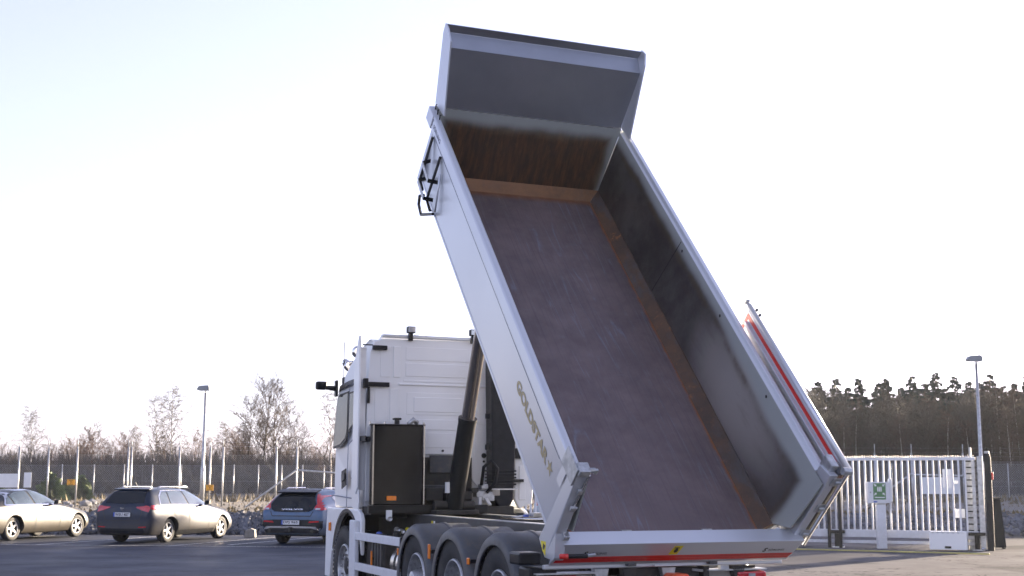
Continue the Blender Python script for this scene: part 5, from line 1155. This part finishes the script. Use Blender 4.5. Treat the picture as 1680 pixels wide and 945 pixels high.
T(MB().box(-1.0, -.80, 6.16, 6.22, 3.42, 3.48), 'roof_lamp', 'black', bevel=.01); T(MB().box(-1.14, -1.001, 6.18, 6.20, 3.475, 3.49), 'lamp_arm', 'black'); T(MB().box(-1.06, -.76, 6.17, 6.223, 2.925, 2.985), 'cross_bracket', 'black', bevel=.006)
T(MB().box(-1.12, -1.061, 6.15, 6.22, 2.90, 3.03), 'bracket_end', 'black', bevel=.006); T(MB().box(-1.06, -1.03, 6.18, 6.22, 2.70, 2.92), 'bracket_leg', 'black'); T(MB().box(-1.155, -1.136, 5.95, 6.2, 2.19, 2.26), 'tank_bracket', 'black')
T(MB().box(-1.12, -1.08, 5.90, 6.2, 2.18, 2.25), 'tank_bracket', 'black')
# roof horn, lamp, antenna
T(MB().lathe([(0, .012), (.10, .02), (.20, .05), (.22, .06), (.22, .0001)], 16, Matrix.Translation((-1.02, 7.10, 3.33)) @ Matrix.Rotation(R(100), 4, 'Z')), 'air_horn', 'chrome', auto=40)
T(MB().lathe([(0, .0001), (-.05, .05), (-.02, .085), (.03, .09), (.035, .0001)], 18, Matrix.Translation((-.98, 6.98, 3.46)) @ Matrix.Rotation(R(75), 4, 'Z')), 'spot_lamp', 'chrome', auto=40)
T(MB().lathe([(0, .0001), (-.05, .05), (-.02, .075), (.03, .08), (.035, .0001)], 18, Matrix.Translation((-1.03, 7.22, 3.28)) @ Matrix.Rotation(R(75), 4, 'Z')), 'spot_lamp', 'chrome', auto=40)
T(MB().tube([(-1.10, 7.27, 3.05), (-1.10, 7.27, 3.62)], .006, 5), 'antenna', 'ink'); T(MB().box(-1.12, -1.08, 7.20, 7.30, 3.02, 3.12), 'antenna_base', 'black', bevel=.01)
# air intake snorkel
sn = MB().prism([(.63, 1.45), (.72, 1.31), (.86, 1.31), (.935, 1.42), (.955, 1.9), (.97, 2.4), (.98, 3.40), (.60, 3.40), (.605, 2.9), (.62, 2.0)], 5.88, 6.14, 'y')
sno = T(sn, 'air_intake', 'black', bevel=.03, seg=3)
for k in range(5): MB().box(.610, .965, 5.865, 6.15, 1.62+.045*k, 1.642+.045*k).build('bellows_ring', M['black'], sno, bevel=.006)
MB().box(.612, .962, 5.86, 6.15, 1.555, 1.575).build('hose_clamp', M['steel'], sno)
for z in (2.55, 2.13): MB().box(.545, .60, 5.93, 5.99, z-.04, z+.04).build('lug', M['black'], sno, bevel=.015)
MB().box(.975, 1.12, 5.93, 6.02, 1.98, 2.12).build('bracket', M['blackp'], sno, bevel=.01); MB().box(.97, 1.10, 5.93, 6.0, 1.66, 1.70).build('bracket', M['blackp'], sno)
T(MB().prism([(.985, 1.42), (1.06, 1.30), (1.17, 1.345), (1.245, 1.36), (1.262, 1.46), (1.265, 1.86), (1.21, 1.94), (1.20, 3.2), (.985, 3.2)], 5.99, 6.05, 'y'), 'rear_fairing', 'white', bevel=.02, seg=3)
T(MB().box(1.05, 1.15, 5.975, 5.989, 1.42, 1.88), 'fairing_step', 'white', bevel=.006)
# rear lamps and tow gear
for (x0, x1, z) in ((-1.33, -.74, .87), (.40, 1.03, .865)):
    T(MB().box(x0, x1, -.05, .12, z, z+.012), 'lamp_shelf', 'galv'); lb = T(MB().box(x0+.04, x1-.02, .02, .09, z-.16, z-.002), 'lamp_board', 'conc', bevel=.005)
    lx = (x0+.04, x0+.40) if x0 < 0 else (x0+.30, x0+.62)
    MB().box(lx[0], lx[1], -.06, .019, z-.15, z-.012).build('tail_lamp', M['redlens'], lb, bevel=.02); MB().box(lx[0]+.12, lx[0]+.19, -.066, -.061, z-.13, z-.03).build('white_lens', M['lens'], lb)
T(MB().box(-1.45, -1.24, .05, .30, .95, 1.06), 'work_lamp', 'blackp', bevel=.02); T(MB().box(-1.36, -1.10, .02, .30, .78, .93), 'lamp_bracket', 'blackp', bevel=.02)
T(MB().box(-.34, .34, .02, .10, .62, .90), 'rear_cross_member', 'under', bevel=.01); T(MB().box(.36, .42, -.02, .10, .6, .91), 'rear_bracket', 'under')
T(MB().prism([(-.13, .70), (.13, .70), (.10, .86), (-.04, .865), (-.10, .80)], -.25, -.05, 'y', Matrix.Translation((-.02, 0, 0))), 'tow_coupling', 'orange', bevel=.02)
T(MB().tube([(.24, -.02, .88), (.34, -.04, .87)], .012, 6), 'cable', 'galv'); T(MB().tube([(-.5, .05, .84), (-.30, .0, .80), (-.2, -.05, .84)], .012, 6), 'cable', 'ink')
T(MB().box(.55, .64, -.01, .04, .878, .912), 'beam_foot', 'whiteflat'); T(MB().box(.64, .93, .0, .05, .880, .905), 'beam_foot', 'under')
for x in (-1.05, .9): T(MB().box(x-.2, x+.2, .12, .5, .55, .86), 'air_reservoir', 'under', bevel=.05)

# ------------------------------------------------------------------ haze
hz = bpy.data.materials.new('haze'); hz.use_nodes = True; hn = hz.node_tree; hn.nodes.clear()
ho = hn.nodes.new('ShaderNodeOutputMaterial'); hp_ = hn.nodes.new('ShaderNodeVolumePrincipled'); hn.links.new(hp_.outputs[0], ho.inputs['Volume'])
hp_.inputs['Color'].default_value = (.86, .93, 1, 1); hp_.inputs['Density'].default_value = .00016; hp_.inputs['Anisotropy'].default_value = .35
tag(MB().box(-170, 170, -60, 340, -1.2, 18).build('haze', hz), kind='stuff')
